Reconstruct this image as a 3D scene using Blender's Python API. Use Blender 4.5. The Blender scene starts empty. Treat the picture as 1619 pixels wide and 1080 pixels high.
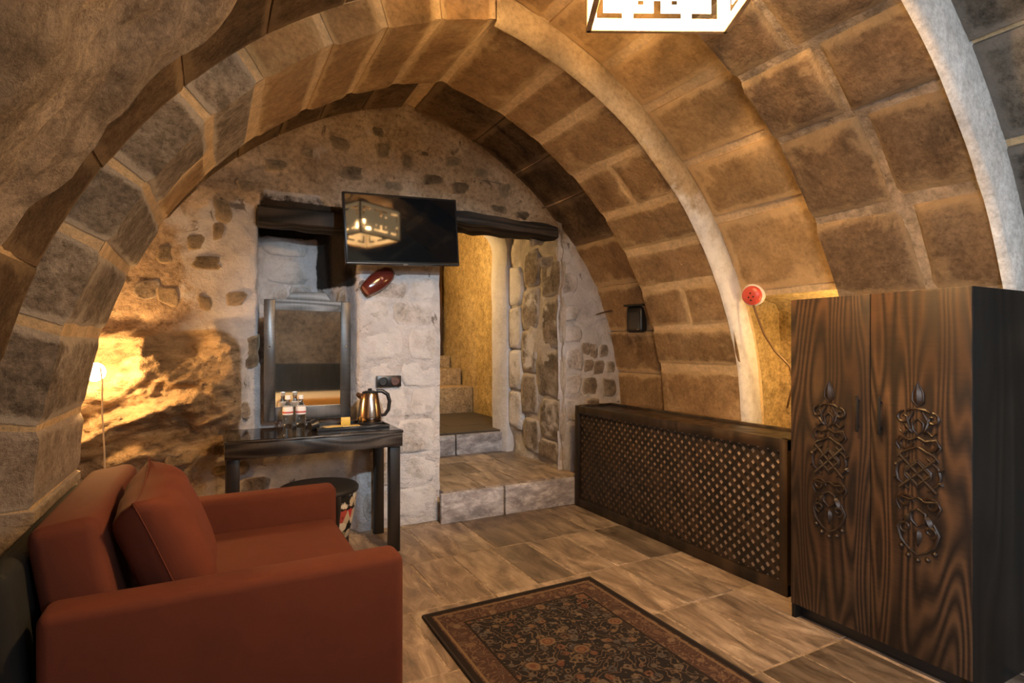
import bpy, bmesh, math, random
from mathutils import Vector, Matrix, noise

random.seed(7)
S = bpy.context.scene
COL = S.collection
PI = math.pi

# ------------------------------------------------------------------ camera, world, light, exposure
cam_d = bpy.data.cameras.new('camera'); cam = bpy.data.objects.new('camera', cam_d); COL.objects.link(cam)
cam.location = (0, 0, 1.4)
cam.rotation_euler = (PI/2, 0, -math.radians(27.79))
cam_d.sensor_width = 36; cam_d.lens = 891*36/1619; cam_d.shift_y = 8/1619
cam_d.clip_start = .02
S.camera = cam
S.view_settings.view_transform = 'Standard'; S.view_settings.look = 'None'
S.view_settings.gamma = 1; S.view_settings.use_curve_mapping = False
S.view_settings.exposure = 0.0
W = bpy.data.worlds.new('world'); S.world = W; W.use_nodes = True
W.node_tree.nodes['Background'].inputs[0].default_value = (.55, .7, 1, 1)
W.node_tree.nodes['Background'].inputs[1].default_value = .02

def area_light(name, loc, target, size, size_y, energy, color):
    l = bpy.data.lights.new(name, 'AREA'); l.shape = 'RECTANGLE'; l.size = size; l.size_y = size_y
    l.energy = energy; l.color = color
    o = bpy.data.objects.new(name, l); COL.objects.link(o); o.location = loc
    o.rotation_euler = (Vector(target)-Vector(loc)).to_track_quat('-Z', 'Y').to_euler()
    return o
def point_light(name, loc, energy, color, radius):
    l = bpy.data.lights.new(name, 'POINT'); l.energy = energy; l.color = color; l.shadow_soft_size = radius
    o = bpy.data.objects.new(name, l); COL.objects.link(o); o.location = loc
    return o
def spot_light(name, loc, target, energy, color, angle, blend, radius):
    l = bpy.data.lights.new(name, 'SPOT'); l.energy = energy; l.color = color
    l.spot_size = angle; l.spot_blend = blend; l.shadow_soft_size = radius
    o = bpy.data.objects.new(name, l); COL.objects.link(o); o.location = loc
    o.rotation_euler = (Vector(target)-Vector(loc)).to_track_quat('-Z', 'Y').to_euler()
    return o
WARM = (1, .57, .22)
# daylight through the rear window, plus a left-wall light added for the right side
area_light('rear_window_daylight', (2.0, -2.58, 2.5), (1.7, 4.0, 1.5), 1.2, .6, 48, (.76, .89, 1))
wlt = area_light('added_left_fill', (-.72, -1.45, 1.75), (3, -1.0, 1.7), 1.0, 1.1, 200, (.80, .91, 1)); wlt.data.spread = math.radians(122)
SPOT_POS = Vector((.90, -.30, 2.75)); SPOT_AIM = Vector((1.45, 4.4, 1.35))
spot_light('added_spot_fill', SPOT_POS, SPOT_AIM, 500, (.70, .87, 1), math.radians(37), .7, .05)  # added cool fill that whitens the pillar and back wall
LANTERN = Vector((1.52, 1.56, 2.73))      # bottom centre
LROT = -math.radians(27.0)
point_light('lantern_light', LANTERN+Vector((0, 0, .17)), 310, WARM, .08)
GLOBE = Vector((-.628, 4.09, 1.25))
NICHE_LAMP = Vector((3.62, 2.22, 1.42))
STAIR_LAMP = Vector((1.95, 6.6, 2.45))

# ------------------------------------------------------------------ mesh helpers
class MB:
    def __init__(s): s.v = []; s.f = []; s.e = []
    def vert(s, p, e=1.0): s.v.append(tuple(p)); s.e.append(e); return len(s.v)-1
    def face(s, *i): s.f.append(tuple(i))
    def add(s, vs, fs, e=1.0):
        b = len(s.v); s.v += [tuple(p) for p in vs]; s.e += [e]*len(vs); s.f += [tuple(b+i for i in f) for f in fs]; return b
    def box(s, lo, hi):
        x0, y0, z0 = lo; x1, y1, z1 = hi
        s.add([(x0,y0,z0),(x1,y0,z0),(x1,y1,z0),(x0,y1,z0),(x0,y0,z1),(x1,y0,z1),(x1,y1,z1),(x0,y1,z1)],
              [(0,3,2,1),(4,5,6,7),(0,1,5,4),(1,2,6,5),(2,3,7,6),(3,0,4,7)]); return s
    def rbox(s, lo, hi, r=.01, seg=2, M=None):
        bm = bmesh.new(); bmesh.ops.create_cube(bm, size=1)
        for v in bm.verts: v.co = Vector([lo[k]+(v.co[k]+.5)*(hi[k]-lo[k]) for k in range(3)])
        r = min(r, .49*min(hi[k]-lo[k] for k in range(3)))
        bmesh.ops.bevel(bm, geom=bm.edges[:], offset=r, segments=seg, profile=.5, affect='EDGES')
        if M is not None: bm.transform(M)
        s.frombm(bm); return s
    def frombm(s, bm):
        bm.verts.index_update()
        s.add([v.co for v in bm.verts], [[v.index for v in f.verts] for f in bm.faces]); bm.free()
    def tube(s, pts, r, n=8, cap=True, rx=1.0, close=False):
        pts = [Vector(p) for p in pts]; m = len(pts)
        rs = r if isinstance(r, (list, tuple)) else [r]*m
        base = len(s.v); up = None
        for i, p in enumerate(pts):
            d = (pts[min(i+1, m-1)]-pts[max(i-1, 0)]).normalized()
            if up is None:
                up = Vector((0, 0, 1)) if abs(d.z) < .9 else Vector((1, 0, 0))
            a = d.cross(up); a = a.normalized() if a.length > 1e-6 else d.orthogonal().normalized()
            b = a.cross(d).normalized(); up = b
            for k in range(n):
                t = 2*PI*k/n; s.vert(p+(a*math.cos(t)*rx+b*math.sin(t))*rs[i])
        for i in range(m-1):
            for k in range(n):
                k2 = (k+1) % n
                s.face(base+i*n+k, base+i*n+k2, base+(i+1)*n+k2, base+(i+1)*n+k)
        if cap:
            s.face(*[base+k for k in range(n)][::-1]); s.face(*[base+(m-1)*n+k for k in range(n)])
        return s
    def lathe(s, prof, c=(0, 0, 0), n=24, M=None):
        c = Vector(c); base = len(s.v)
        for (r, z) in prof:
            for k in range(n):
                t = 2*PI*k/n; p = Vector((r*math.cos(t), r*math.sin(t), z))
                if M is not None: p = M @ p
                s.vert(c+p)
        for i in range(len(prof)-1):
            for k in range(n):
                k2 = (k+1) % n
                s.face(base+i*n+k, base+i*n+k2, base+(i+1)*n+k2, base+(i+1)*n+k)
        if prof[0][0] > 1e-5: s.face(*[base+k for k in range(n)][::-1])
        if prof[-1][0] > 1e-5: s.face(*[base+(len(prof)-1)*n+k for k in range(n)])
        return s
    def xf(s, M): s.v = [tuple(M @ Vector(p)) for p in s.v]; return s

def smooth_me(me, ang):
    me.polygons.foreach_set('use_smooth', [True]*len(me.polygons))
    if ang < 179:
        try: me.set_sharp_from_angle(angle=math.radians(ang))
        except Exception: pass

def mk(name, mb, mat, parent=None, ang=35, world=False, edge=False):
    vs = mb.v
    if world and parent is not None:
        L = parent.location; vs = [(x-L.x, y-L.y, z-L.z) for x, y, z in vs]
    me = bpy.data.meshes.new(name); me.from_pydata(vs, [], mb.f); me.validate()
    if edge and len(me.vertices) == len(mb.e):
        at = me.attributes.new('edge', 'FLOAT', 'POINT'); at.data.foreach_set('value', mb.e)
    if ang: smooth_me(me, ang)
    me.materials.append(mat)
    o = bpy.data.objects.new(name, me); COL.objects.link(o)
    if parent is not None: o.parent = parent
    return o
def tag(o, label, cat, group=None, kind=None):
    o['label'] = label
    if cat: o['category'] = cat
    if group: o['group'] = group
    if kind: o['kind'] = kind
    return o
def thing(name, label, cat, loc, rotz=0, group=None):
    o = bpy.data.objects.new(name, None); COL.objects.link(o); o.location = loc; o.rotation_euler = (0, 0, rotz)
    o.empty_display_size = .05
    return tag(o, label, cat, group)
def fixn(o):
    bm = bmesh.new(); bm.from_mesh(o.data); bmesh.ops.recalc_face_normals(bm, faces=bm.faces[:]); bm.to_mesh(o.data); bm.free(); return o
def nz(p, sc, seed=0):
    return noise.noise(Vector((p[0]*sc+seed*7.3, p[1]*sc-seed*3.1, p[2]*sc+seed*5.7)))
def fbm(p, sc, oc=4, seed=0):
    return noise.fractal(Vector((p[0]*sc+seed*7.3, p[1]*sc-seed*3.1, p[2]*sc+seed*5.7)), 1.0, 2.0, oc)
def ss(a, b, x):
    t = max(0, min(1, (x-a)/(b-a))); return t*t*(3-2*t)

# ------------------------------------------------------------------ materials
class G:
    def __init__(s, name):
        s.m = bpy.data.materials.new(name); s.m.use_nodes = True; s.t = s.m.node_tree
        s.b = s.t.nodes['Principled BSDF']
    def n(s, typ, **k):
        x = s.t.nodes.new(typ)
        for a, v in k.items(): setattr(x, a, v)
        return x
    def l(s, a, b): s.t.links.new(a, b)
    def pos(s): return s.n('ShaderNodeNewGeometry').outputs['Position']
    def obj(s): return s.n('ShaderNodeTexCoord').outputs['Object']
    def setin(s, node, key, v):
        if hasattr(v, 'is_linked') or isinstance(v, bpy.types.NodeSocket): s.l(v, node.inputs[key])
        else: node.inputs[key].default_value = v
    def map(s, vec, scale=(1, 1, 1), rot=(0, 0, 0), loc=(0, 0, 0)):
        m = s.n('ShaderNodeMapping'); s.l(vec, m.inputs[0]); m.inputs[1].default_value = loc
        m.inputs[2].default_value = rot; m.inputs[3].default_value = scale; return m.outputs[0]
    def noise(s, vec, scale, detail=5, rough=.55, dist=0, out=0):
        x = s.n('ShaderNodeTexNoise'); s.l(vec, x.inputs['Vector']); x.inputs['Scale'].default_value = scale
        x.inputs['Detail'].default_value = detail; x.inputs['Roughness'].default_value = rough
        x.inputs['Distortion'].default_value = dist; return x.outputs[out]
    def vor(s, vec, scale, feature='F1', out='Distance', rnd=1):
        x = s.n('ShaderNodeTexVoronoi', feature=feature); s.l(vec, x.inputs['Vector']); x.inputs['Scale'].default_value = scale
        x.inputs['Randomness'].default_value = rnd; return x.outputs[out]
    def math(s, op, a, b=0.0, c=None):
        x = s.n('ShaderNodeMath', operation=op); s.setin(x, 0, a); s.setin(x, 1, b)
        if c is not None: s.setin(x, 2, c)
        return x.outputs[0]
    def step(s, v, a, b):
        x = s.n('ShaderNodeMapRange', interpolation_type='SMOOTHSTEP'); s.setin(x, 0, v)
        x.inputs[1].default_value = a; x.inputs[2].default_value = b; return x.outputs[0]
    def ramp(s, v, stops):
        x = s.n('ShaderNodeValToRGB'); s.l(v, x.inputs[0]); e = x.color_ramp.elements
        while len(e) < len(stops): e.new(.5)
        for i, (p, c) in enumerate(stops): e[i].position = p; e[i].color = (*c, 1)
        return x.outputs[0]
    def mix(s, f, a, b, blend='MIX'):
        x = s.n('ShaderNodeMix', data_type='RGBA', blend_type=blend)
        s.setin(x, 0, f)
        for k, v in ((6, a), (7, b)):
            if isinstance(v, bpy.types.NodeSocket): s.l(v, x.inputs[k])
            else: x.inputs[k].default_value = (*v, 1)
        return x.outputs[2]
    def bump(s, h, strength=.3, dist=.01):
        x = s.n('ShaderNodeBump'); s.l(h, x.inputs['Height']); x.inputs['Strength'].default_value = strength
        x.inputs['Distance'].default_value = dist; s.l(x.outputs[0], s.b.inputs['Normal'])
    def rnd(s, lo, hi):
        o = s.n('ShaderNodeObjectInfo').outputs['Random']
        return s.math('MULTIPLY_ADD', o, hi-lo, lo)
    def val(s, col, v):
        x = s.n('ShaderNodeHueSaturation'); s.l(col, x.inputs['Color']); s.setin(x, 'Value', v); return x.outputs[0]
    def attr(s, name): return s.n('ShaderNodeAttribute', attribute_name=name).outputs['Fac']
    def out(s, col, rough=.8, metal=0, spec=.5):
        if isinstance(col, bpy.types.NodeSocket): s.l(col, s.b.inputs['Base Color'])
        else: s.b.inputs['Base Color'].default_value = (*col, 1)
        s.setin(s.b, 'Roughness', rough); s.b.inputs['Metallic'].default_value = metal
        s.b.inputs['Specular IOR Level'].default_value = spec
        return s.m

def stone(name, dark, mid, light, mortar=None, var=(.8, 1.2), bump=.6, bdist=.012, white=None, wcol=(.72, .68, .65), blot=.5, fine=38, edge_soft=(.25, .85), spk=.85):
    g = G(name); p = g.pos()
    a = g.noise(p, 2.3, 7, .6, .3); c = g.ramp(a, [(.30, dark), (.5, mid), (.72, light)])
    sp = g.noise(p, fine, 8, .78); c = g.mix(spk, c, g.ramp(sp, [(.34, (.30, .28, .26)), (.5, (.85, .84, .83)), (.66, (1.25, 1.25, 1.25))]), 'MULTIPLY')
    sm_ = g.noise(p, 11, 7, .7, .4); c = g.mix(spk*.82, c, g.ramp(sm_, [(.35, (.45, .43, .40)), (.55, (1, 1, 1)), (.7, (1.2, 1.2, 1.2))]), 'MULTIPLY')
    bl = g.step(g.noise(p, 4.2, 8, .65, .8), .58, .72); c = g.mix(g.math('MULTIPLY', bl, blot), c, tuple(k*.38 for k in dark))
    c = g.val(c, g.rnd(*var))
    if mortar:
        e = g.attr('edge'); e2 = g.math('ADD', e, g.math('MULTIPLY_ADD', g.noise(p, 4.5, 10, .74, .3), 2.6, -1.3))
        ms = g.mix(.35, mortar, g.ramp(g.noise(p, 18, 5), [(.3, (.5, .47, .42)), (.7, (1, 1, 1))]), 'MULTIPLY')
        c = g.mix(g.step(e2, *edge_soft), ms, c)
    if white:
        w = g.step(g.noise(p, 1.9, 9, .68, .5), .62-white*.34, .70-white*.22)
        c = g.mix(w, c, g.mix(.3, wcol, g.ramp(g.noise(p, 12, 5), [(.3, (.6, .57, .55)), (.65, (1, 1, 1))]), 'MULTIPLY'))
    h = g.math('ADD', g.math('MULTIPLY', g.noise(p, 9, 8, .65), 1.4), g.math('MULTIPLY', g.noise(p, 45, 8, .75), .9))
    g.bump(h, min(1, bump*1.4), bdist*1.3)
    return g.out(c, .92, 0, .25)

MORT = (.70, .51, .29)
M_rib = stone('warm_tuff', (.30, .185, .095), (.47, .305, .158), (.58, .40, .225), MORT, (.8, 1.15), .7, spk=.5, blot=.35)
M_rib2 = stone('dark_patchy_tuff', (.10, .066, .042), (.195, .132, .084), (.29, .205, .132), (.34, .245, .15), (.8, 1.2), .8, spk=.6)
M_rib_face = stone('mottled_tuff', (.17, .14, .115), (.34, .285, .235), (.50, .44, .37), (.62, .55, .47), (.8, 1.15), .7)
M_bay = stone('smooth_tuff', (.36, .23, .112), (.50, .335, .168), (.62, .43, .23), (.68, .48, .26), (.85, 1.12), .4, blot=.2, spk=.45)
M_dark_tuff = stone('dark_brown_tuff', (.09, .06, .036), (.155, .105, .062), (.23, .155, .095), (.25, .175, .105), (.8, 1.2), .6)  # darker stones for the upper back bay and left middle bay
M_rough = stone('rough_tuff', (.32, .25, .19), (.56, .45, .35), (.72, .60, .49), None, (1, 1), 1.0, .03, blot=.6, fine=15, spk=.7)
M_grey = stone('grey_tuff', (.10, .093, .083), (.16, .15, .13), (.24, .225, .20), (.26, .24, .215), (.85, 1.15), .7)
M_mortar = stone('lime_mortar', (.66, .48, .27), (.80, .60, .36), (.88, .68, .43), None, (1, 1), .5, blot=.15, spk=.4)
M_white = stone('whitewash', (.66, .63, .60), (.84, .82, .80), (.92, .91, .90), None, (1, 1), .6, .01, blot=.2, spk=.5)
M_wstone = stone('whitewashed_stone', (.34, .29, .25), (.52, .46, .42), (.64, .59, .55), (.68, .64, .62), (.92, 1.08), .8, white=.72, wcol=(.74, .70, .69), blot=.5, edge_soft=(.2, 1.0))
M_plast = stone('pale_pink_plaster', (.30, .235, .185), (.50, .41, .34), (.62, .53, .46), (.56, .47, .40), (.95, 1.05), .8, blot=.3, spk=.6)
M_jamb = stone('jamb_stone', (.13, .10, .075), (.27, .21, .16), (.45, .38, .31), (.55, .48, .41), (.8, 1.15), .9, white=.28, blot=.6, edge_soft=(.25, 1.1))
M_tymp = stone('embedded_stone', (.07, .055, .04), (.14, .11, .08), (.24, .19, .14), (.46, .36, .25), (.9, 1.4), .9, blot=.4, edge_soft=(.35, 1.35))
M_yellow = stone('yellow_plaster', (.48, .34, .16), (.58, .43, .21), (.66, .50, .27), None, (1, 1), .35, blot=.08)

def m_backwall():
    g = G('old_plaster'); p = g.pos()
    base = g.ramp(g.noise(p, 2.6, 8, .62, .4), [(.3, (.34, .245, .165)), (.5, (.58, .435, .30)), (.7, (.70, .56, .42))])
    sp = g.noise(p, 26, 8, .75); base = g.mix(.8, base, g.ramp(sp, [(.34, (.35, .32, .28)), (.5, (.9, .9, .9)), (.66, (1.2, 1.2, 1.2))]), 'MULTIPLY')
    n = g.noise(p, 3.4, 9, .7, .5)
    w = g.step(g.math('ADD', g.attr('white'), g.math('MULTIPLY_ADD', n, 1.5, -.75)), .35, .62)
    wc = g.mix(.4, (.72, .68, .68), g.ramp(g.noise(p, 8, 7, .65), [(.32, (.45, .41, .38)), (.6, (1, 1, 1))]), 'MULTIPLY')
    c = g.mix(w, base, wc)
    rk = g.ramp(g.noise(g.map(p, (1.2, 1.2, 4), (0, .5, 0)), 4, 9, .7, .6), [(.28, (.12, .085, .055)), (.5, (.36, .26, .165)), (.72, (.55, .42, .28))])
    r = g.step(g.math('ADD', g.attr('rock'), g.math('MULTIPLY_ADD', n, .8, -.4)), .4, .6)
    c = g.mix(r, c, rk)
    pits = g.step(g.noise(p, 5.2, 6, .62, .9), .63, .70)
    c = g.mix(g.math('MULTIPLY', pits, .75), c, (.07, .05, .04))
    s_ = g.attr('darken'); st = g.step(g.math('ADD', s_, g.math('MULTIPLY_ADD', g.noise(p, 6, 8, .7), 1.2, -.6)), .4, .7)
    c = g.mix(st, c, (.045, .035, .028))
    h = g.math('ADD', g.math('MULTIPLY', g.noise(p, 7, 9, .68), 1.6), g.math('MULTIPLY', g.noise(p, 42, 6, .7), .5))
    g.bump(h, 1.0, .035)
    return g.out(c, .93, 0, .2)
M_back = m_backwall()

def wood(name, dark, mid, light, axis='Z', scale=9, rough=.4, dist=5, stretch=.12, spec=.4, bump=.25, var=(.9, 1.1), coat=0):
    g = G(name); p = g.obj()
    o = g.n('ShaderNodeObjectInfo').outputs['Random']
    off = g.n('ShaderNodeCombineXYZ')
    for k in range(3): g.l(g.math('MULTIPLY', o, 3.7+k*2.1), off.inputs[k])
    va = g.n('ShaderNodeVectorMath', operation='ADD'); g.l(p, va.inputs[0]); g.l(off.outputs[0], va.inputs[1])
    sc = {'X': (stretch, 1, 1), 'Y': (1, stretch, 1), 'Z': (1, 1, stretch)}[axis]
    q = g.map(va.outputs[0], sc)
    big = g.noise(q, 3.2, 2, .5, .2)
    ring = g.math('FRACT', g.math('MULTIPLY', big, scale))
    ring = g.math('ABSOLUTE', g.math('MULTIPLY_ADD', ring, 2, -1))
    fine = g.noise(g.map(va.outputs[0], tuple(1 if k < 1 else .12 for k in sc)), 90, 3, .6)
    v = g.math('MULTIPLY_ADD', fine, .35, g.math('MULTIPLY', ring, .75))
    c = g.ramp(v, [(.2, dark), (.42, mid), (.85, light)])
    dk = g.step(g.noise(va.outputs[0], 2.2, 3), .35, .7)
    c = g.mix(dk, g.mix(.6, c, dark), c)
    c = g.val(c, g.rnd(*var))
    g.bump(v, bump, .003)
    m = g.out(c, g.math('MULTIPLY_ADD', ring, -.15, rough+.1), 0, spec)
    if coat: g.b.inputs['Coat Weight'].default_value = coat; g.b.inputs['Coat Roughness'].default_value = .08
    return m
M_ward = wood('dark_ash_wood', (.013, .009, .007), (.036, .021, .0135), (.105, .058, .032), 'Z', 30, .42, stretch=.13)
M_ward_dark = wood('black_stained_wood', (.004, .0045, .005), (.008, .0085, .009), (.014, .0145, .015), 'Z', 8, .5)
M_desk = wood('ebony_desk_wood', (.010, .008, .0075), (.030, .025, .023), (.105, .092, .085), 'X', 26, .32, stretch=.16)
M_deskv = wood('ebony_leg_wood', (.010, .008, .0075), (.02, .016, .015), (.04, .034, .031), 'Z', 8, .35)
M_mframe = wood('grey_sheen_rail_wood', (.018, .017, .017), (.07, .069, .071), (.16, .158, .165), 'X', 12, .4, stretch=.2, bump=.1)  # grey sheen of the rails is put into the wood colour
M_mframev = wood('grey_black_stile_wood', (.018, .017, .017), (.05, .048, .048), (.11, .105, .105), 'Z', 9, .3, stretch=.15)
M_slat = wood('lattice_wood', (.010, .007, .005), (.022, .014, .009), (.05, .030, .018), 'Z', 6, .4)
M_lback = wood('added_backing_wood', (.30, .19, .11), (.42, .28, .17), (.52, .36, .23), 'Y', 6, .6)
M_beam = wood('charred_beam_wood', (.006, .005, .005), (.014, .011, .009), (.05, .036, .026), 'X', 10, .8, bump=.9)
M_lwood = wood('lantern_frame_wood', (.35, .22, .12), (.5, .34, .2), (.62, .45, .28), 'X', 6, .5)
M_doorwood = wood('brown_door_wood', (.03, .015, .008), (.06, .03, .015), (.1, .05, .026), 'Z', 8, .5)

def simple(name, col, rough=.5, metal=0, spec=.5, emit=None, es=0, trans=0, ior=1.45, bumps=None, coat=0, alpha=1):
    g = G(name); m = g.out(col, rough, metal, spec)
    if emit: g.b.inputs['Emission Color'].default_value = (*emit, 1); g.b.inputs['Emission Strength'].default_value = es
    if trans: g.b.inputs['Transmission Weight'].default_value = trans; g.b.inputs['IOR'].default_value = ior
    if coat: g.b.inputs['Coat Weight'].default_value = coat
    if bumps: g.bump(g.noise(g.obj(), bumps[0], 4), bumps[1], .004)
    return m
def fabric(name, c1, c2, sheen=.4):
    g = G(name); p = g.obj()
    c = g.mix(g.noise(p, 7, 5, .6), c1, c2)
    w = g.noise(p, 420, 2)
    g.bump(g.math('ADD', w, g.math('MULTIPLY', g.noise(p, 6, 4), 2.5)), .18, .004)
    m = g.out(c, .85, 0, .2)
    g.b.inputs['Sheen Weight'].default_value = sheen; g.b.inputs['Sheen Roughness'].default_value = .4
    g.b.inputs['Sheen Tint'].default_value = (1, .55, .4, 1)
    return m
M_sofa = fabric('rust_velvet', (.088, .026, .018), (.13, .037, .024), .05)
M_pillow = fabric('rust_pillow_cotton', (.10, .028, .018), (.15, .042, .026), .05)
M_sofadark = fabric('shaded_back_fabric', (.010, .012, .014), (.018, .020, .022), 0)  # shaded side of the sofa back put into a near-black colour
M_carve = simple('dark_carved_wood', (.022, .012, .007), .40, 0, .4, bumps=(60, .3))
M_black = simple('black_plastic', (.012, .012, .013), .35)
M_screen = simple('screen_glass', (.003, .004, .005), .045, 0, .2)
M_bezel = simple('screen_bezel', (.010, .010, .011), .25)
M_steel = simple('brushed_steel', (.50, .38, .30), .20, 1)
M_metal = simple('dark_metal', (.05, .05, .05), .4, .8)
M_chrome = simple('bright_metal', (.75, .75, .75), .2, 1)
M_glass = simple('clear_glass', (.95, .97, .97), .02, 0, .5, trans=1, ior=1.35)
M_water = simple('label_paper', (.78, .74, .72), .6)
M_cap = simple('cap_white', (.85, .84, .83), .4)
M_labelred = simple('label_red_print', (.45, .06, .05), .6)
M_mirror = simple('mirror_glass', (.80, .78, .75), .03, 1)
M_tabletop_glass = simple('tabletop_gloss', (.015, .012, .011), .07, 0, .6)
M_yel = simple('yellow_paper', (.70, .44, .07), .5)
M_gold = simple('golden_wrapper', (.62, .40, .10), .35, .3)
M_ox = simple('oxblood_glaze', (.10, .018, .012), .16, 0, .6, coat=.6)
M_oxin = simple('pink_inner_glaze', (.42, .2, .16), .5)
M_red = simple('red_plastic', (.62, .085, .055), .35)
M_whitepl = simple('white_plastic', (.72, .66, .58), .4)
M_wire = simple('brown_cable', (.16, .085, .03), .5)
M_cord = simple('pale_cord', (.55, .45, .33), .6)
M_globe = simple('glowing_globe', (1, .9, .7), .4, emit=(1, .56, .20), es=330)
M_globe_n = simple('glowing_niche_globe', (1, .9, .7), .4, emit=(1, .66, .26), es=150)
M_globe_s = simple('glowing_stair_globe', (1, .9, .7), .4, emit=(1, .68, .29), es=470)
M_panel = simple('glowing_fret_panel', (.9, .85, .75), .6, emit=(1, .68, .34), es=8)
M_bulb = simple('glowing_bulb', (1, .9, .7), .4, emit=(1, .70, .36), es=14)
M_dmat = simple('dark_grey_slate', (.055, .042, .034), .75, bumps=(14, .5))

def m_tile():
    g = G('travertine_tile'); p = g.pos(); r = g.n('ShaderNodeObjectInfo').outputs['Random']
    off = g.n('ShaderNodeCombineXYZ'); g.l(g.math('MULTIPLY', r, 9), off.inputs[0]); g.l(g.math('MULTIPLY', r, 5), off.inputs[1])
    va = g.n('ShaderNodeVectorMath', operation='ADD'); g.l(p, va.inputs[0]); g.l(off.outputs[0], va.inputs[1])
    q = g.map(va.outputs[0], (3.2, .9, 1), (0, 0, .25))
    a = g.noise(q, 3.2, 9, .68, .8)
    c = g.ramp(a, [(.30, (.075, .056, .044)), (.46, (.19, .145, .112)), (.58, (.30, .235, .185)), (.72, (.46, .38, .31))])
    v = g.step(g.noise(q, 7, 9, .75, 1.6), .60, .70); c = g.mix(g.math('MULTIPLY', v, .75), c, (.56, .48, .40))
    d = g.step(g.noise(va.outputs[0], 3.5, 6, .7), .55, .75); c = g.mix(g.math('MULTIPLY', d, .55), c, (.06, .045, .035))
    c = g.val(c, g.rnd(.55, 1.4))
    g.bump(g.math('ADD', g.noise(q, 14, 7, .7), g.noise(p, 60, 4)), .35, .004)
    return g.out(c, g.math('MULTIPLY_ADD', a, .5, .22), 0, .4)
M_tile = m_tile()
M_grout = stone('floor_grout', (.36, .29, .22), (.46, .37, .29), (.54, .45, .36), None, (1, 1), .4, blot=.2)
def m_slab():
    g = G('worn_grey_marble_slab'); p = g.pos()
    a = g.noise(g.map(p, (1, 1, 2.2)), 5, 10, .78, .25)
    c = g.ramp(a, [(.30, (.10, .09, .09)), (.48, (.30, .27, .27)), (.6, (.52, .49, .49)), (.75, (.66, .63, .63))])
    c = g.val(c, g.rnd(.85, 1.1)); g.bump(g.noise(p, 25, 7, .7), .4, .005)
    return g.out(c, .7, 0, .3)
M_slab = m_slab()

def m_rug(w, l):
    g = G('oriental_rug_pile'); p = g.obj()
    sx = g.n('ShaderNodeSeparateXYZ'); g.l(p, sx.inputs[0])
    dx = g.math('SUBTRACT', w/2, g.math('ABSOLUTE', sx.outputs[0])); dy = g.math('SUBTRACT', l/2, g.math('ABSOLUTE', sx.outputs[1]))
    d = g.math('MINIMUM', dx, dy)
    warp = g.n('ShaderNodeVectorMath', operation='ADD'); g.l(p, warp.inputs[0])
    wn = g.n('ShaderNodeTexNoise'); g.l(p, wn.inputs['Vector']); wn.inputs['Scale'].default_value = 9
    wm = g.n('ShaderNodeVectorMath', operation='SCALE'); g.l(wn.outputs['Color'], wm.inputs[0]); wm.inputs['Scale'].default_value = .035
    g.l(wm.outputs[0], warp.inputs[1]); q = warp.outputs[0]
    f1 = g.vor(q, 7.0, rnd=.6); fc = g.vor(q, 7.0, out='Color', rnd=.6)
    f2 = g.vor(q, 17, rnd=.9); f2c = g.vor(q, 17, out='Color')
    f3 = g.vor(q, 46); 
    fld = g.mix(g.noise(q, 20, 3), (.010, .011, .016), (.024, .020, .022))
    # scrolling vines
    v = g.math('ABSOLUTE', g.math('SINE', g.math('MULTIPLY', g.noise(q, 7, 2, .5), 42)))
    fld = g.mix(g.math('MULTIPLY', g.step(v, .45, .1), .8), fld, (.12, .085, .06))
    small = g.step(f2, .40, .28); fld = g.mix(g.math('MULTIPLY', small, .8), fld, g.ramp(f2c, [(.0, (.10, .03, .022)), (.35, (.14, .10, .065)), (.6, (.05, .055, .07)), (1, (.17, .13, .09))]))
    fld = g.mix(g.step(f2, .17, .1), fld, (.03, .018, .016))
    big = g.ramp(f1, [(.0, (.04, .014, .012)), (.09, (.15, .085, .055)), (.15, (.085, .036, .026)), (.23, (.14, .10, .07)), (.29, (.03, .022, .02))])
    sel = g.step(g.n('ShaderNodeSeparateColor').outputs[0], .3, .31)
    sc_ = g.n('ShaderNodeSeparateColor'); g.l(fc, sc_.inputs[0])
    bm_ = g.math('MULTIPLY', g.step(f1, .34, .28), g.step(sc_.outputs[0], .35, .4))
    fld = g.mix(bm_, fld, big)
    fld = g.mix(g.math('MULTIPLY', g.step(f3, .28, .18), .3), fld, (.24, .20, .15))
    # border
    bo = g.mix(g.math('MULTIPLY', g.step(v, .5, .1), .7), (.058, .034, .030), (.14, .095, .07))
    bo = g.mix(g.step(f2, .42, .3), bo, g.ramp(f2c, [(0, (.028, .025, .03)), (.5, (.12, .075, .055)), (1, (.15, .115, .085))]))
    bo = g.mix(g.math('MULTIPLY', g.step(f3, .25, .15), .4), bo, (.26, .20, .14))
    c = g.mix(g.step(d, .165, .16), fld, bo)
    for a, b_, col in ((.172, .160, (.02, .016, .016)), (.055, .043, (.16, .11, .07)), (.035, .030, (.02, .015, .016))):
        band = g.math('MULTIPLY', g.step(d, a, a-.002), g.step(d, b_-.002, b_)); c = g.mix(band, c, col)
    c = g.mix(g.step(d, .03, .028), c, (.018, .014, .015))
    g.bump(g.noise(p, 300, 2), .5, .003)
    return g.out(c, .95, 0, .1)
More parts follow.
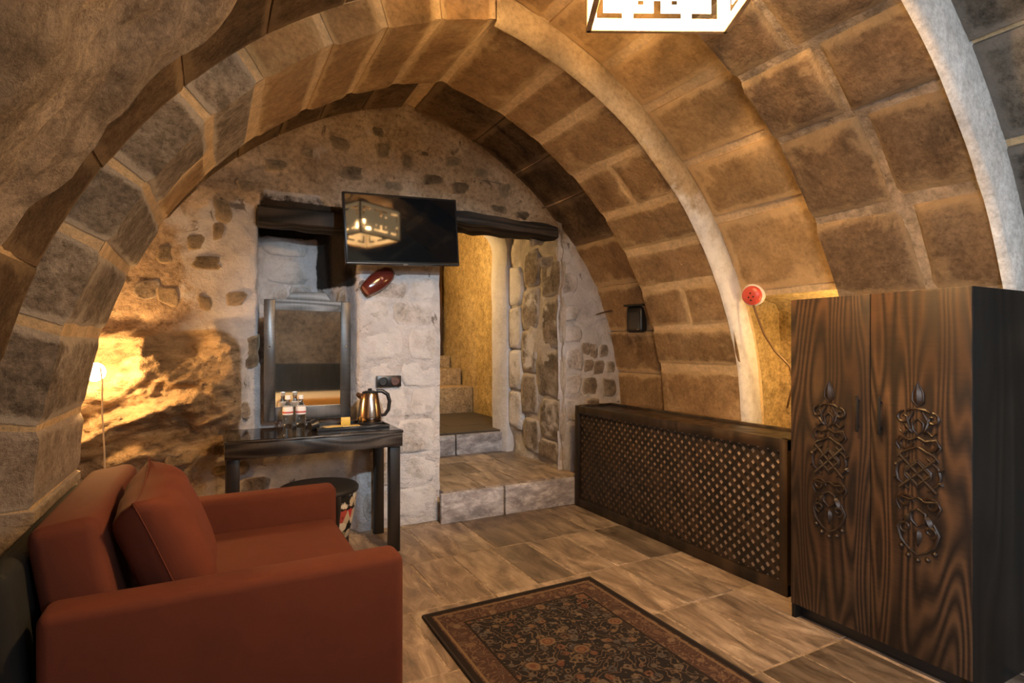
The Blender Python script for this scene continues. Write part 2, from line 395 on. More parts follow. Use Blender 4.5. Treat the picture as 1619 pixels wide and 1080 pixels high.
def m_floral():
    g = G('floral_upholstery'); p = g.obj()
    q = g.map(p, (1, 1, 1)); f = g.vor(q, 13, rnd=.9); fc = g.vor(q, 13, out='Color'); s_ = g.n('ShaderNodeSeparateColor'); g.l(fc, s_.inputs[0])
    pet = g.math('ADD', f, g.math('MULTIPLY_ADD', g.noise(q, 28, 3), .5, -.25))
    col = g.ramp(s_.outputs[0], [(0, (.65, .6, .52)), (.4, (.65, .6, .52)), (.45, (.45, .04, .05)), (.7, (.1, .14, .07)), (.85, (.5, .42, .3))])
    c = g.mix(g.step(pet, .70, .60), (.012, .011, .012), col)
    c = g.mix(g.step(pet, .14, .09), c, (.18, .03, .03))
    return g.out(c, .8, 0, .2)
M_floral = m_floral()

# ------------------------------------------------------------------ vault geometry
X0, C, R, Z0 = 1.40, .50, 2.54, .75
def arch(side, t, d, y):
    """t -1 floor .. 0 springing .. 1 apex ; d outward offset"""
    if t < 0: return Vector((X0+side*(R-C+d), y, Z0*(1+t)))
    ph = t*math.acos(C/(R+d))
    return Vector((X0+side*(-C+(R+d)*math.cos(ph)), y, Z0+(R+d)*math.sin(ph)))
def arch_n(side, t):
    if t < 0: return Vector((-side, 0, 0))
    ph = t*math.acos(C/R); return Vector((-side*math.cos(ph), 0, -math.sin(ph)))
ARC = R*math.acos(C/R)

def shell(mb, side, t0, t1, y0, y1, d, amp, sc, nt, ny, seed=0):
    b = len(mb.v)
    for i in range(nt+1):
        t = t0+(t1-t0)*i/nt
        for j in range(ny+1):
            y = y0+(y1-y0)*j/ny; p = arch(side, t, d, y)
            p += arch_n(side, t)*amp*(fbm(p, sc, 5, seed)-.1)
            mb.vert(p)
    for i in range(nt):
        for j in range(ny):
            a = b+i*(ny+1)+j
            mb.face(a, a+1, a+ny+2, a+ny+1)

def voussoir(side, t0, t1, y0, y1, d, depth, parent, mat, front=None, gap=.016, rough=.012, seed=0, rear=None):
    """one dressed stone: swollen face, eased arrises, sides running back into the wall"""
    mb = MB(); dt = gap/ARC
    us = [0, .12, .3, .5, .7, .88, 1]; vs = [0, .08, .3, .5, .7, .92, 1]
    j0, j1, j2, j3 = [random.uniform(-.012, .012) for _ in range(4)]
    g = {}
    for i, u in enumerate(us):
        for j, v in enumerate(vs):
            ya = y0+(0 if front else gap)+(0 if front else j0*(1-u)+j1*u); yb = y1-(0 if rear else gap)+(0 if rear else j2*(1-u)+j3*u)
            ta = t0+dt; tb = t1-dt
            t = ta+(tb-ta)*u+(j0*(v-.5))/ARC
            y = ya+(yb-ya)*v
            rim = (i in (0, 6)) or (j in (0, 6) and not ((j == 0 and front) or (j == 6 and rear)))
            p = arch(side, t, d+(.008 if rim else 0), y)
            if not rim: p += arch_n(side, t)*(rough*(.35+.6*nz(p, 3.1, seed))+rough*.4*nz(p, 9, seed))
            e = 0.0 if rim else (.72 if (i in (1, 5) or j in (1, 5)) else 1.0)
            g[i, j] = mb.vert(p, e)
    for i in range(6):
        for j in range(6):
            mb.face(g[i, j], g[i, j+1], g[i+1, j+1], g[i+1, j])
    def wall(keys):
        prev = None
        for k in keys:
            i, j = k; u = us[i]
            t = t0+dt+(t1-t0-2*dt)*u
            y = mb.v[g[k]][1]
            m = mb.vert(arch(side, t, d+depth*.5, y), 0.0 if i in (0, 6) else 1.0)
            o = mb.vert(arch(side, t, d+depth, y), 0.0 if i in (0, 6) else .8)
            if prev: mb.face(prev[0], g[k], m, prev[1]); mb.face(prev[1], m, o, prev[2])
            prev = (g[k], m, o)
    wall([(i, 0) for i in range(7)]); wall([(6, j) for j in range(7)]); wall([(i, 6) for i in range(6, -1, -1)]); wall([(0, j) for j in range(6, -1, -1)])
    return mk('stone', mb, mat, parent, 60, edge=True)

def courses(t0, t1, lo, hi):
    out = []; t = t0
    while t < t1-.001:
        s = random.uniform(lo, hi)/(ARC if t >= 0 else Z0)
        n = min(t+s, t1)
        if t1-n < .6*lo/ARC: n = t1
        if t < 0 < n: n = 0.0
        out.append((t, n)); t = n
    return out

RIB1 = (2.85, 3.70); RIB2 = (1.22, 2.05); YB = 4.45
# --- ceiling (bays between the ribs) and side walls
bm_c = MB()
for s in (-1, 1):
    shell(bm_c, s, 0, 1, RIB1[1]-.05, YB+.45, .145, .02, 3, 60, 16)
    shell(bm_c, s, (.0 if s < 0 else .275), 1, RIB2[1]-.05, RIB1[0]+.05, .165, .012, 3, 60, 16)
    shell(bm_c, s, 0, 1, -2.7, RIB2[0]+.05, .215, .02, 2.5, 60, 50)
ceiling = tag(mk('ceiling', bm_c, M_mortar, None, 180), 'barrel vaulted tuff stone ceiling between the arches', 'ceiling', kind='structure')
wl = MB(); wr = MB(); wn = MB()
for s, mb in ((-1, wl), (1, wr)):
    shell(mb, s, -1.02, 0, RIB1[1]-.05, YB+.45, .145, .02, 3, 16, 16)
    shell(mb if s < 0 else wn, s, -1.02, 0, -2.7, RIB2[0]+.05, .215, .02, 2.5, 16, 50)
shell(wl, -1, -1.02, 0, RIB2[1]-.05, RIB1[0]+.05, .165, .012, 3, 16, 16)
# recess at the foot of the middle bay on the right
XR = 3.86; zt = arch(1, .275, .165, 2.4)
b = len(wr.v); NY = 20; prof = [(zt.x-.004, zt.z), (zt.x+.06, zt.z+.012), (3.6, zt.z+.012), (XR-.05, zt.z-.03)]+[(XR, zt.z-.1-(zt.z-.1)*k/20) for k in range(21)]
for (x, z) in prof:
    for j in range(NY+1):
        y = RIB2[1]-.05+(RIB1[0]+.1-RIB2[1])*j/NY; p = Vector((x, y, z)); k = .03*fbm(p, 3, 5, 2)
        wr.vert((x+k, y, z+.3*k if z > .02 else z))
for i in range(len(prof)-1):
    for j in range(NY):
        a = b+i*(NY+1)+j; wr.face(a, a+1, a+NY+2, a+NY+1)
b = len(wr.v)
for y_ in (RIB1[0]+.045, RIB2[1]-.02):
    b = len(wr.v)
    for i in range(9):
        for j in range(19): wr.vert((3.45+.45*i/8, y_, -.01+(zt.z+.05)*j/18))
    for i in range(8):
        for j in range(18): a = b+i*19+j; wr.face(a, a+1, a+20, a+19)
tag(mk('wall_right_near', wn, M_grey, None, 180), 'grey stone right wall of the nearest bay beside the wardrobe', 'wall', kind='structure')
wall_left = tag(mk('wall_left', wl, M_rough, None, 180), 'rough stone left wall below the vault', 'wall', kind='structure')
wall_right = tag(mk('wall_right', wr, M_yellow, None, 180), 'stone right wall with a plastered recess below the vault', 'wall', kind='structure')

# --- ribs
def rib(name, y0, y1, label, outer, left_rough):
    mb = MB()
    for s in (-1, 1):
        d0 = .0 if (left_rough and s < 0) else .007
        shell(mb, s, -1.02, 1, y0+.004, y1-.004, d0, .004 if d0 else .07, 2.6 if not d0 else 4, 150 if not d0 else 60, 40 if not d0 else 10, 3)
        for y, in ((y0+.004,), (y1-.004,)):
            b = len(mb.v); NT = 90
            for i in range(NT+1):
                t = -1.02+2.02*i/NT
                for d in (d0+(.0 if d0 else .0), outer*.5, outer+.05):
                    p = arch(s, t, d, y)
                    if not d0 and d == 0: p += arch_n(s, t)*.07*(fbm(p, 2.6, 5, 3)-.1)
                    mb.vert(p)
            for i in range(NT):
                for j in range(2):
                    a = b+i*3+j; mb.face(a, a+1, a+4, a+3)
    o = mk(name, mb, M_rough if left_rough else M_mortar, None, 60)
    return tag(o, label, 'arch', kind='structure')
def rib_bed(parent, y0, y1):
    mb = MB(); shell(mb, 1, -1.02, 1, y0+.012, y1-.012, .009, .003, 4, 60, 10, 3); return mk('mortar_bed', mb, M_mortar, parent, 180)
trim_1 = rib('trim_1', *RIB1, 'stone arch rib nearer the back wall', .15, False)
trim_2 = rib('trim_2', *RIB2, 'broad stone arch rib over the wardrobe and sofa', .20, True)

rib_bed(trim_2, *RIB2)
sd = 0
for s in (-1, 1):
    for (a, c) in courses(-1, 1, .30, .50):
        sd += 1
        pr = random.uniform(-.006, .006)
        if random.random() < .15 and c > .1:
            m = random.uniform(.4, .6); ym = RIB1[0]+(RIB1[1]-RIB1[0])*m
            voussoir(s, a, c, RIB1[0], ym, pr, .16, trim_1, M_rib_face if s < 0 else M_rib, front=True, seed=sd)
            voussoir(s, a, c, ym, RIB1[1], pr+.004, .16, trim_1, M_rib, rear=True, seed=sd+50)
        else:
            voussoir(s, a, c, RIB1[0], RIB1[1], pr, .16, trim_1, M_plast if (s < 0 and c < .16) else M_rib_face if (s < 0 and c < .62) else M_rib, front=True, rear=True, seed=sd, gap=.008 if (s < 0 and c < .16) else .022)
# right half of the near rib: mixed courses
for (a, c) in courses(-1, 1, .34, .52):
    sd += 1; pr = random.uniform(-.014, .006)
    cuts = [0, 1] if random.random() < .35 else [0, random.uniform(.36, .64), 1]
    for k in range(len(cuts)-1):
        voussoir(1, a, c, RIB2[0]+.83*cuts[k], RIB2[0]+.83*cuts[k+1], pr+random.uniform(-.006, .006), .2, trim_2, M_rib2,
                 front=(k == 0), rear=(k == len(cuts)-2), seed=sd+k*31, rough=.03, gap=.02)
# bay stones
for s in (-1, 1):
    for (a, c) in courses((0 if s < 0 else .28), .985, .36, .56):
        sd += 1; voussoir(s, a, c, RIB2[1]-.02, RIB1[0]+.02, .150+random.uniform(-.004, .004), .04, ceiling, M_bay if s > 0 else M_dark_tuff, seed=sd, gap=.03 if s > 0 else .005, rough=.008)
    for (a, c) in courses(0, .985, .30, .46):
        sd += 1; voussoir(s, a, c, RIB1[1]-.02, YB+.06, .120+random.uniform(-.006, .006), .05, ceiling, M_dark_tuff if a > .40 else M_rib, seed=sd, gap=.007)
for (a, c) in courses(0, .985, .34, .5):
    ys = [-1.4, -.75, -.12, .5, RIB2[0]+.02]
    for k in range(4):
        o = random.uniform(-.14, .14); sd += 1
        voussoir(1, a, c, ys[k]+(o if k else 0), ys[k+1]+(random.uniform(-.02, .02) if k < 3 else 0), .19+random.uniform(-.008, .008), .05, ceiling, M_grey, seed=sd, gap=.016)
# lower stones of the right wall behind the lattice cover
for (a, c) in courses(-1, 0, .30, .40):
    sd += 1; voussoir(1, a, c, RIB1[1]-.02, YB+.04, .118, .05, wall_right, M_jamb, seed=sd)
# painted plaster bands on the front faces
def face_band(name, side, t0, t1, y, din, dout, parent, mat):
    mb = MB(); NT = 70
    for i in range(NT+1):
        t = t0+(t1-t0)*i/NT; p0 = arch(side, t, din, y)
        w = .018*nz(p0, 4, 3)+.01*nz(p0, 13, 5)
        for k, (d, yy) in enumerate(((din-.012+w*.4, y+.03), (din+w*.5, y-.006), ((din+dout)/2, y-.012-.012*nz(p0, 6)), (dout+w, y-.008), (dout+.05, y+.02))):
            mb.vert(arch(side, t, d, yy))
    for i in range(NT):
        for k in range(4):
            a = i*5+k; mb.face(a, a+1, a+6, a+5)
    return mk(name, mb, mat, parent, 180)
def m_band():
    g = G('old_limewash'); p = g.pos(); sx = g.n('ShaderNodeSeparateXYZ'); g.l(p, sx.inputs[0])
    n = g.noise(p, 5, 8, .7); c = g.ramp(g.noise(p, 3, 7, .6), [(.3, (.36, .26, .15)), (.5, (.5, .38, .23)), (.7, (.6, .47, .3))])
    c = g.mix(.6, c, g.ramp(g.noise(p, 30, 8, .75), [(.34, (.45, .43, .4)), (.55, (1, 1, 1))]), 'MULTIPLY')
    w = g.step(g.math('ADD', sx.outputs[2], g.math('MULTIPLY_ADD', n, 1.6, -.8)), 2.65, 2.2)
    c = g.mix(w, c, g.mix(.5, (.74, .70, .66), g.ramp(g.noise(p, 14, 7, .7), [(.34, (.55, .53, .5)), (.55, (1, 1, 1))]), 'MULTIPLY'))
    g.bump(g.noise(p, 20, 8, .7), .7, .012); return g.out(c, .92, 0, .2)
M_band1 = m_band()
o = face_band('limewash_band', 1, -.25, 1.0, RIB1[0]-.004, -.008, .145, trim_1, M_band1)
o = face_band('limewash_band', 1, -1.0, 1.0, RIB2[0]-.004, -.026, .21, trim_2, M_white)

# --- rear wall behind the camera and its window, plus the added left-wall window
rw = MB(); rw.box((-1, -2.85, 0), (4, -2.65, 3.6))
tag(mk('wall_rear', rw, stone('brown_rear_tuff', (.09, .062, .04), (.17, .12, .078), (.25, .18, .12), None, (1, 1), .6), None, 30), 'grey stone wall behind the viewer', 'wall', kind='structure')
wf = MB(); wx0, wx1, wz0, wz1 = 1.34, 2.66, 2.14, 2.86
for lo, hi in (((wx0, -2.66, wz0), (wx1, -2.60, wz0+.06)), ((wx0, -2.66, wz1-.06), (wx1, -2.60, wz1)), ((wx0, -2.66, wz0), (wx0+.06, -2.60, wz1)), ((wx1-.06, -2.66, wz0), (wx1, -2.60, wz1))): wf.box(lo, hi)
wf2 = MB()
for lo, hi in (((-.84, -2.01, 1.14), (-.73, -.89, 1.2)), ((-.84, -2.01, 2.3), (-.73, -.89, 2.36)), ((-.84, -2.01, 1.2), (-.73, -1.95, 2.3)), ((-.84, -.95, 1.2), (-.73, -.89, 2.3))): wf2.box(lo, hi)
tag(mk('added_window', wf2, M_doorwood, None, 30), 'wooden window frame added in the left wall behind the viewer', 'window', kind='structure')
win = tag(mk('window_1', wf, M_doorwood, None, 30), 'wooden window frame in the rear wall behind the viewer', 'window', kind='structure')

# ------------------------------------------------------------------ back wall (relief over x,z)
NX0, NX1, NXB, NZ0, NZ1 = .285, .95, .72, 1.30, 2.40
AX0, AX1, AZ = 1.59, 2.84, 2.42
def back_y(x, z):
    p = (x, 4.45, z); y = YB
    pil = ss(.90, .97, x)*(1-ss(AX0+.02, AX0+.1, x))*(1-ss(2.44, 2.5, z)); y -= .15*pil
    n1 = fbm(p, 2.2, 4); jx = .012*nz(p, 6, 4)
    inn = ss(NX0-.012+jx, NX0+.012+jx, x)*(1-ss(NXB, NX1, x))*ss(NZ0-.02, NZ0+.02, z)*(1-ss(NZ1-.02+jx, NZ1+.02+jx, z))
    y += .40*inn
    up = ss(2.5, 2.62, z); y += .05*up
    rock = rockw(x, z)
    q = (x*.8+z*.55, 0, z*1.5-x*.6)
    y -= rock*(-.02+.15*noise.ridged_multi_fractal(Vector((q[0]*2.1, 3.3, q[2]*2.1)), 1.0, 2.2, 5, 1.0, 2.0)+.05*fbm((q[0], 1, q[2]*1.6), 7, 5, 3))
    y -= .022*n1*(1-rock*.3)+.010*nz(p, 9, 2)
    return y
def rockw(x, z):
    return (1-ss(.10, .24, x+.05*nz((x, 0, z), 4, 6)))*ss(.55, .78, z+.06*nz((x, 0, z), 3, 1))*(1-ss(1.42, 1.62, z+.35*max(0, x)+.08*nz((x, 0, z), 3, 8)))
bw = MB(); ST = .0165; nx = int((3.75+.95)/ST); nzr = int(3.5/ST); idx = {}; wht = []; rck = []; darken = []
for i in range(nx+1):
    for j in range(nzr+1):
        x = -.95+i*ST; z = j*ST
        idx[i, j] = bw.vert((x, back_y(x, z), z))
        w = .25
        w = max(w, .74*ss(-.55, .1, x)*(1-ss(2.3, 2.6, z)))
        w = max(w, .95*ss(.93, 1.0, x)*(1-ss(1.62, 1.7, x))*(1-ss(2.3, 2.5, z)))
        w = max(w, .62*ss(NX0, NX0+.05, x)*(1-ss(.7, .75, x))*ss(1.2, 1.35, z))
        w = max(w, .85*ss(2.7, 2.85, x)*(1-ss(2.0, 2.4, z+1.1*(x-2.9)))*ss(.3, .6, z))
        if z > 2.55: w = .24
        wht.append(w); rck.append(rockw(x, z))
        so = .55*ss(.25, .3, x)*(1-ss(2.75, 2.9, x))*ss(2.36, 2.42, z)*(1-ss(2.48, 2.62, z))  # darker at the lintels, niche reveal and head, and lower pillar
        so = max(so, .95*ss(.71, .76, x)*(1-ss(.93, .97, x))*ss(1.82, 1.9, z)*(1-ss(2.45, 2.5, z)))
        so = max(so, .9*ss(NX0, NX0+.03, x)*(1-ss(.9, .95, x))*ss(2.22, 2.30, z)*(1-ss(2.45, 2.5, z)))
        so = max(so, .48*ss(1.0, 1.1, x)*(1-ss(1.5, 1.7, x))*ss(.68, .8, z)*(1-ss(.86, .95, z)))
        darken.append(so)
for i in range(nx):
    for j in range(nzr):
        x = -.95+(i+.5)*ST; z = (j+.5)*ST
        if AX0+.012 < x < AX1-.01+.02*nz((x, 0, z), 3) and z < AZ: continue
        bw.face(idx[i, j], idx[i+1, j], idx[i+1, j+1], idx[i, j+1])
wall_back = mk('wall_back', bw, M_back, None, 180)
for nm, dat in (('white', wht), ('rock', rck), ('darken', darken)):
    at = wall_back.data.attributes.new(nm, 'FLOAT', 'POINT'); at.data.foreach_set('value', dat)
tag(wall_back, 'weathered plaster and rubble back wall with niche, pillar and bedrock', 'wall', kind='structure')

def rubble(cx, cz, w, h, parent, mat, proud=.02, yf=None, seed=0, ux=Vector((1, 0, 0)), n=Vector((0, -1, 0)), org=None, sq=6, fade=1):
    """a single irregular wall stone"""
    mb = MB(); K = 14; rng = random.Random(seed*13+5)
    ph = rng.uniform(0, 6); c = org if org is not None else Vector((cx, yf if yf is not None else back_y(cx, cz), cz))
    rings = []
    for rr, pz, e in ((1.0, -.035, 0), (.93, proud*.55, .35), (.74, proud, .9), (.36, proud*1.12, 1)):
        ring = []
        for k in range(K):
            t = 2*PI*k/K; ct, st = math.cos(t), math.sin(t)
            q = (abs(ct)**sq+abs(st)**sq)**(-1/sq)
            jit = 1+fade*(.13*math.sin(2*t+ph)+.09*math.sin(3*t+ph*2)+.06*math.sin(5*t+ph*.7))
            p = c+ux*(w/2*rr*q*ct*jit)+Vector((0, 0, h/2*rr*q*st*jit))+n*(pz+.006*nz((cx+ct*rr*w*3, seed, cz+st*rr*h*3), 6, seed))
            ring.append(mb.vert(p, e))
        rings.append(ring)
    ce = mb.vert(c+n*proud*1.1, 1)
    for a, b2 in zip(rings, rings[1:]):
        for k in range(K): mb.face(a[k], a[(k+1) % K], b2[(k+1) % K], b2[k])
    for k in range(K): mb.face(rings[-1][k], rings[-1][(k+1) % K], ce)
    return mk('stone', mb, mat, parent, 70, edge=True)
sd = 100
def rub(*a, **k):
    global sd
    sd += 1; return rubble(*a, seed=sd, **k)
# tympanum stones above the lintels
for (x, z, w, h) in ((.62, 2.86, .10, .07), (.86, 2.98, .16, .10), (1.16, 3.12, .09, .09), (1.20, 2.98, .12, .12), (1.40, 2.92, .10, .11), (1.62, 2.80, .18, .10), (1.80, 2.98, .14, .09),
                     (1.86, 2.76, .15, .11), (2.06, 2.92, .13, .10), (2.30, 2.80, .10, .13), (2.24, 2.62, .16, .08), (2.46, 2.58, .14, .10), (.40, 2.74, .15, .09), (.95, 2.76, .2, .10), (1.28, 2.70, .15, .08),
                     (.20, 2.55, .13, .10), (.05, 2.35, .12, .16), (-.12, 2.12, .10, .11), (2.62, 2.40, .13, .16), (2.70, 2.18, .14, .10)):
    rub(x, z, w, h, wall_back, M_tymp, proud=.014)
# stones showing in the left plaster
for (x, z, w, h) in ((-.28, 1.74, .13, .14), (-.06, 1.70, .09, .10), (.13, 1.74, .13, .11), (-.05, 1.98, .19, .09), (.02, 2.21, .07, .13), (.225, 1.36, .13, .22), (-.40, 1.78, .15, .13), (-.3, 2.02, .1, .12), (.17, .95, .10, .12), (-.2, .66, .2, .12), (.1, .55, .22, .13), (-.35, .5, .2, .14), (.25, .4, .2, .14)):
    rub(x, z, w, h, wall_back, M_tymp if random.random() < .5 else M_jamb, proud=.012)
# niche stones
for (x, z, w, h) in ((.50, 2.20, .36, .16), (.50, 2.00, .38, .20), (.42, 1.78, .22, .20), (.62, 1.80, .18, .19), (.5, 1.58, .34, .17)):
    rub(x, z, w, h, wall_back, M_wstone, proud=.014, fade=.4, sq=8)
for (x, z, w, h) in ((.80, 1.78, .10, .13), (.89, 1.76, .09, .17), (.86, 1.62, .14, .12)):
    rub(x, z, w, h, wall_back, M_jamb, proud=.02)
# pillar courses
zz = .06
while zz < 2.1:
    hgt = random.uniform(.20, .30); k = random.uniform(.35, .65)
    for (a, c) in ((.985, .985+.60*k), (.985+.60*k, 1.585)):
        rub((a+c)/2, zz+hgt/2, (c-a)*.94, hgt*.93, wall_back, M_wstone, proud=.006, fade=.25, sq=9)
    zz += hgt
# right flank of the back wall
for (x, z, w, h) in ((2.97, 1.72, .17, .16), (3.00, 1.52, .20, .17), (3.02, 1.28, .2, .22), (3.0, 1.04, .2, .2), (3.0, .8, .2, .2), (3.15, 1.38, .10, .13), (3.24, 1.36, .11, .15), (3.36, 1.36, .10, .13), (3.18, 1.22, .11, .12), (3.3, 1.20, .14, .14), (3.44, 1.2, .1, .12), (3.2, 1.02, .18, .18), (3.42, 1.0, .18, .18), (2.96, 2.0, .16, .2), (2.9, 2.25, .14, .16), (3.22, .8, .2, .2)):
    rub(x, z, w, h, wall_back, M_wstone if x < 3.1 else M_jamb, proud=.012, fade=.6, sq=7)

# ------------------------------------------------------------------ lintel beams
def beam(name, x0, x1, z0, z1, y0, y1, label, sag=0):
    mb = MB(); N = 26; K = 10; b = 0
    for i in range(N+1):
        u = i/N; x = x0+(x1-x0)*u; cz = (z0+z1)/2+sag*(u-.5); cy = (y0+y1)/2
        for k in range(K):
            t = 2*PI*k/K; ct, st = math.cos(t), math.sin(t); q = (ct**6+st**6)**(-1/6)
            p = Vector((x, cy+(y1-y0)/2*q*ct, cz+(z1-z0)/2*q*st)); w = .012*nz(p, 7)+.008*nz((p.x*.4, p.y*4, p.z*4), 9)
            mb.vert(p+Vector((0, ct*w, st*w*1.6)))
    for i in range(N):
        for k in range(K): mb.face(i*K+k, i*K+(k+1) % K, (i+1)*K+(k+1) % K, (i+1)*K+k)
    mb.face(*range(K)[::-1]); mb.face(*[N*K+k for k in range(K)])
    return tag(mk(name, mb, M_beam, None, 50), label, 'lintel beam', kind='structure')
beam('trim_3', .27, 1.02, 2.27, 2.42, 4.36, 4.62, 'charred wooden lintel beam above the wall niche')
beam('trim_4', 1.30, 2.74, 2.40, 2.53, 4.30, 4.52, 'charred wooden lintel beam above the stair opening', -.06)
beam('trim_5', 1.62, 2.80, 2.42, 2.54, 4.54, 4.78, 'inner wooden lintel beam above the stair opening')

# ------------------------------------------------------------------ entrance recess, steps and stair passage
pa = MB()
def sheet(mb, o, u, v, nu, nv, n, amp, sc, seed=0):
    o, u, v, n = Vector(o), Vector(u), Vector(v), Vector(n); b = len(mb.v)
    for i in range(nu+1):
        for j in range(nv+1):
            p = o+u*(i/nu)+v*(j/nv); mb.vert(p+n*amp*fbm(p, sc, 5, seed))
    for i in range(nu):
        for j in range(nv):
            a = b+i*(nv+1)+j; mb.face(a, a+nv+1, a+nv+2, a+1)
sheet(pa, (AX0+.02, 4.32, 0), (.06, 1.35, 0), (0, 0, 2.40), 20, 40, (1, 0, 0), .02, 3)
sheet(pa, (2.86, 4.42, 0), (.03, 1.3, 0), (0, 0, 2.9), 36, 70, (-1, 0, 0), .05, 3, 5)
sheet(pa, (1.5, 4.5, 2.86), (0, 1.3, 0), (1.5, 0, 0), 16, 16, (0, 0, 1), .03, 3)
wall_alcove = tag(mk('wall_alcove', pa, M_jamb, None, 180), 'thick stone reveal of the opening beside the steps', 'wall', kind='structure')
for (y, z, w, h) in ((4.62, 2.06, .36, .34), (4.60, 1.62, .34, .46), (4.66, 1.14, .44, .44), (4.62, .70, .36, .38), (5.0, 2.2, .3, .36), (5.02, 1.78, .34, .40), (5.04, 1.35, .30, .40), (5.04, .92, .32, .40), (5.0, .5, .3, .32), (5.36, 2.05, .30, .40), (5.36, 1.6, .28, .42), (5.36, 1.15, .28, .4), (5.36, .72, .28, .38), (4.64, .40, .38, .18)):
    rub(y, z, w*1.10, h*1.06, wall_alcove, M_jamb if y < 5.2 else M_wstone, proud=.012, fade=.22, sq=10, ux=Vector((0, 1, 0)), n=Vector((-1, 0, 0)), org=Vector((2.86, y, z)))
# arched door surround
da = MB(); NA = 40; dx0, dx1, spr, ap = 1.72, 2.80, 2.38, 2.80
def dpt(k):
    if k <= 8: return dx1, .2+(spr-.2)*k/8
    if k >= NA-8: return dx0, .2+(spr-.2)*(NA-k)/8
    t = (k-8)/(NA-16)*PI; return (dx0+dx1)/2+(dx1-dx0)/2*math.cos(t), spr+(ap-spr)*math.sin(t)**.85
for k in range(NA+1):
    x, z = dpt(k); w = .02*nz((x, 0, z), 5)
    cxm = (dx0+dx1)/2; ox = x+(.14 if x > cxm+.01 else -.14 if x < cxm-.01 else 0); oz = z+(.16 if 8 < k < NA-8 else 0)
    for (px, pz, py) in ((ox+w, oz+w, 5.50), (x+.03*(1 if x > cxm else -1)+w, z+(.03 if 8 < k < NA-8 else 0), 5.49), (x+w, z+w, 5.54), (x+w, z+w, 5.80)): da.vert((px, py+.01*nz((px, 1, pz), 8), pz))
for k in range(NA):
    for j in range(3):
        a = k*4+j; da.face(a, a+4, a+5, a+1)
trim = tag(mk('trim_6', da, M_wstone, None, 50), 'whitewashed arched stone surround of the stair doorway', 'door surround', kind='structure')
up = MB(); sheet(up, (1.5, 5.56, 2.55), (1.6, 0, 0), (0, 0, .6), 4, 4, (0, 1, 0), .0, 1)
up.f = []; up.v = []; up.e = []
# corridor shell
co = MB()
sheet(co, (3.20, 5.70, .2), (.08, 3.6, 0), (0, 0, 3.2), 50, 40, (-1, 0, 0), .035, 1.6, 4)
sheet(co, (1.62, 5.70, .2), (0, 3.6, 0), (0, 0, 3.2), 10, 10, (1, 0, 0), .02, 2)
sheet(co, (1.5, 8.75, .2), (1.9, 0, 0), (0, 0, 3.2), 12, 16, (0, -1, 0), .02, 2)
sheet(co, (1.5, 5.6, 3.35), (1.9, 0, 0), (0, 3.4, 0), 12, 16, (0, 0, 1), .04, 2)
sheet(co, (2.82, 5.81, .2), (.45, 0, 0), (0, 0, 3.2), 6, 10, (0, -1, 0), .0, 2)
wall_passage = tag(mk('wall_passage', co, M_yellow, None, 180), 'yellow plastered stair passage beyond the arched doorway', 'wall', kind='structure')
bk = MB(); sheet(bk, (1.3, 5.83, 2.5), (2.2, 0, 0), (0, 0, .9), 4, 4, (0, 0, 0), 0, 1)
NAq = 14
for k in range(NAq):   # masonry above the arch closing to the recess ceiling
    pass
# landing steps
def tiles(parent, x0, x1, y0, y1, z, rows, lo, hi, gap=.006, th=.03, mat=None, rng=random):
    for (ya, yb) in rows:
        x = x0
        while x < x1-.01:
            w = rng.uniform(lo, hi); xn = x+w
            if x1-xn < lo*.5: xn = x1
            mb = MB(); dz = rng.uniform(-.003, .002); tl = [rng.uniform(-.0015, .0015) for _ in range(4)]
            mb.rbox((x+gap/2, ya+gap/2, z-th), (xn-gap/2, yb-gap/2, z+dz), .004, 1)
            mk('tile', mb, mat or M_tile, parent, 40); x = xn
st1 = MB(); st1.box((1.62, 4.215, -.02), (2.92, 5.62, .222))
step_1 = tag(mk('floor_step', st1, M_mortar, None, 30), 'low stone landing step in front of the arched doorway', 'step', kind='structure')
tiles(step_1, 1.60, 2.90, 4.20, 5.6, .25, [(4.20, 4.72), (4.72, 5.2), (5.2, 5.62)], .26, .38)
for (a, c) in ((1.572, 2.13), (2.14, 2.84)):
    mb = MB(); mb.rbox((a, 4.172, .0), (c-.008, 4.21, .238), .006, 2); mk('riser_slab', mb, M_slab, step_1, 40)
st2 = MB(); st2.box((1.6, 5.60, -.02), (3.3, 7.4, .46))
step_2 = tag(mk('floor_threshold', st2, M_dmat, None, 30), 'dark slate passage floor behind the arched doorway', 'step', kind='structure')
tiles(step_2, 1.62, 3.22, 5.6, 7.3, .48, [(5.60, 6.1), (6.1, 6.7), (6.7, 7.3)], .35, .55, mat=M_dmat)
for (a, c) in ((1.72, 2.26), (2.27, 2.82)):
    mb = MB(); mb.rbox((a, 5.565, .245), (c-.006, 5.60, .46), .006, 2); mk('riser_slab', mb, M_slab, step_2, 40)
M_stair = stone('stair_tuff', (.33, .24, .14), (.45, .33, .2), (.55, .42, .27), None, (.9, 1.1), .5, blot=.3)
for k, (y, z, nm) in enumerate(((7.28, .84, 'lowest'), (7.72, 1.08, 'middle'), (8.16, 1.26, 'top'))):
    mb = MB(); mb.rbox((1.66, y, .3), (3.22, 8.74, z), .02, 3)
    tag(mk('stair_step', mb, M_stair, None, 40), nm+' stone stair step at the far end of the passage', 'step', kind='structure')
dr = thing('door_1', 'dark brown wooden door at the top of the far stairs', 'door', (3.12, 8.45, 1.262)); dr['kind'] = 'structure'
mb = MB(); mb.rbox((-.55, 0, 0), (.02, .04, 1.9), .004, 1); mk('door_leaf', mb, M_doorwood, dr)
mb = MB(); mb.rbox((.02, -.02, 0), (.07, .06, 1.96), .004, 1); mk('door_jamb', mb, M_doorwood, dr)
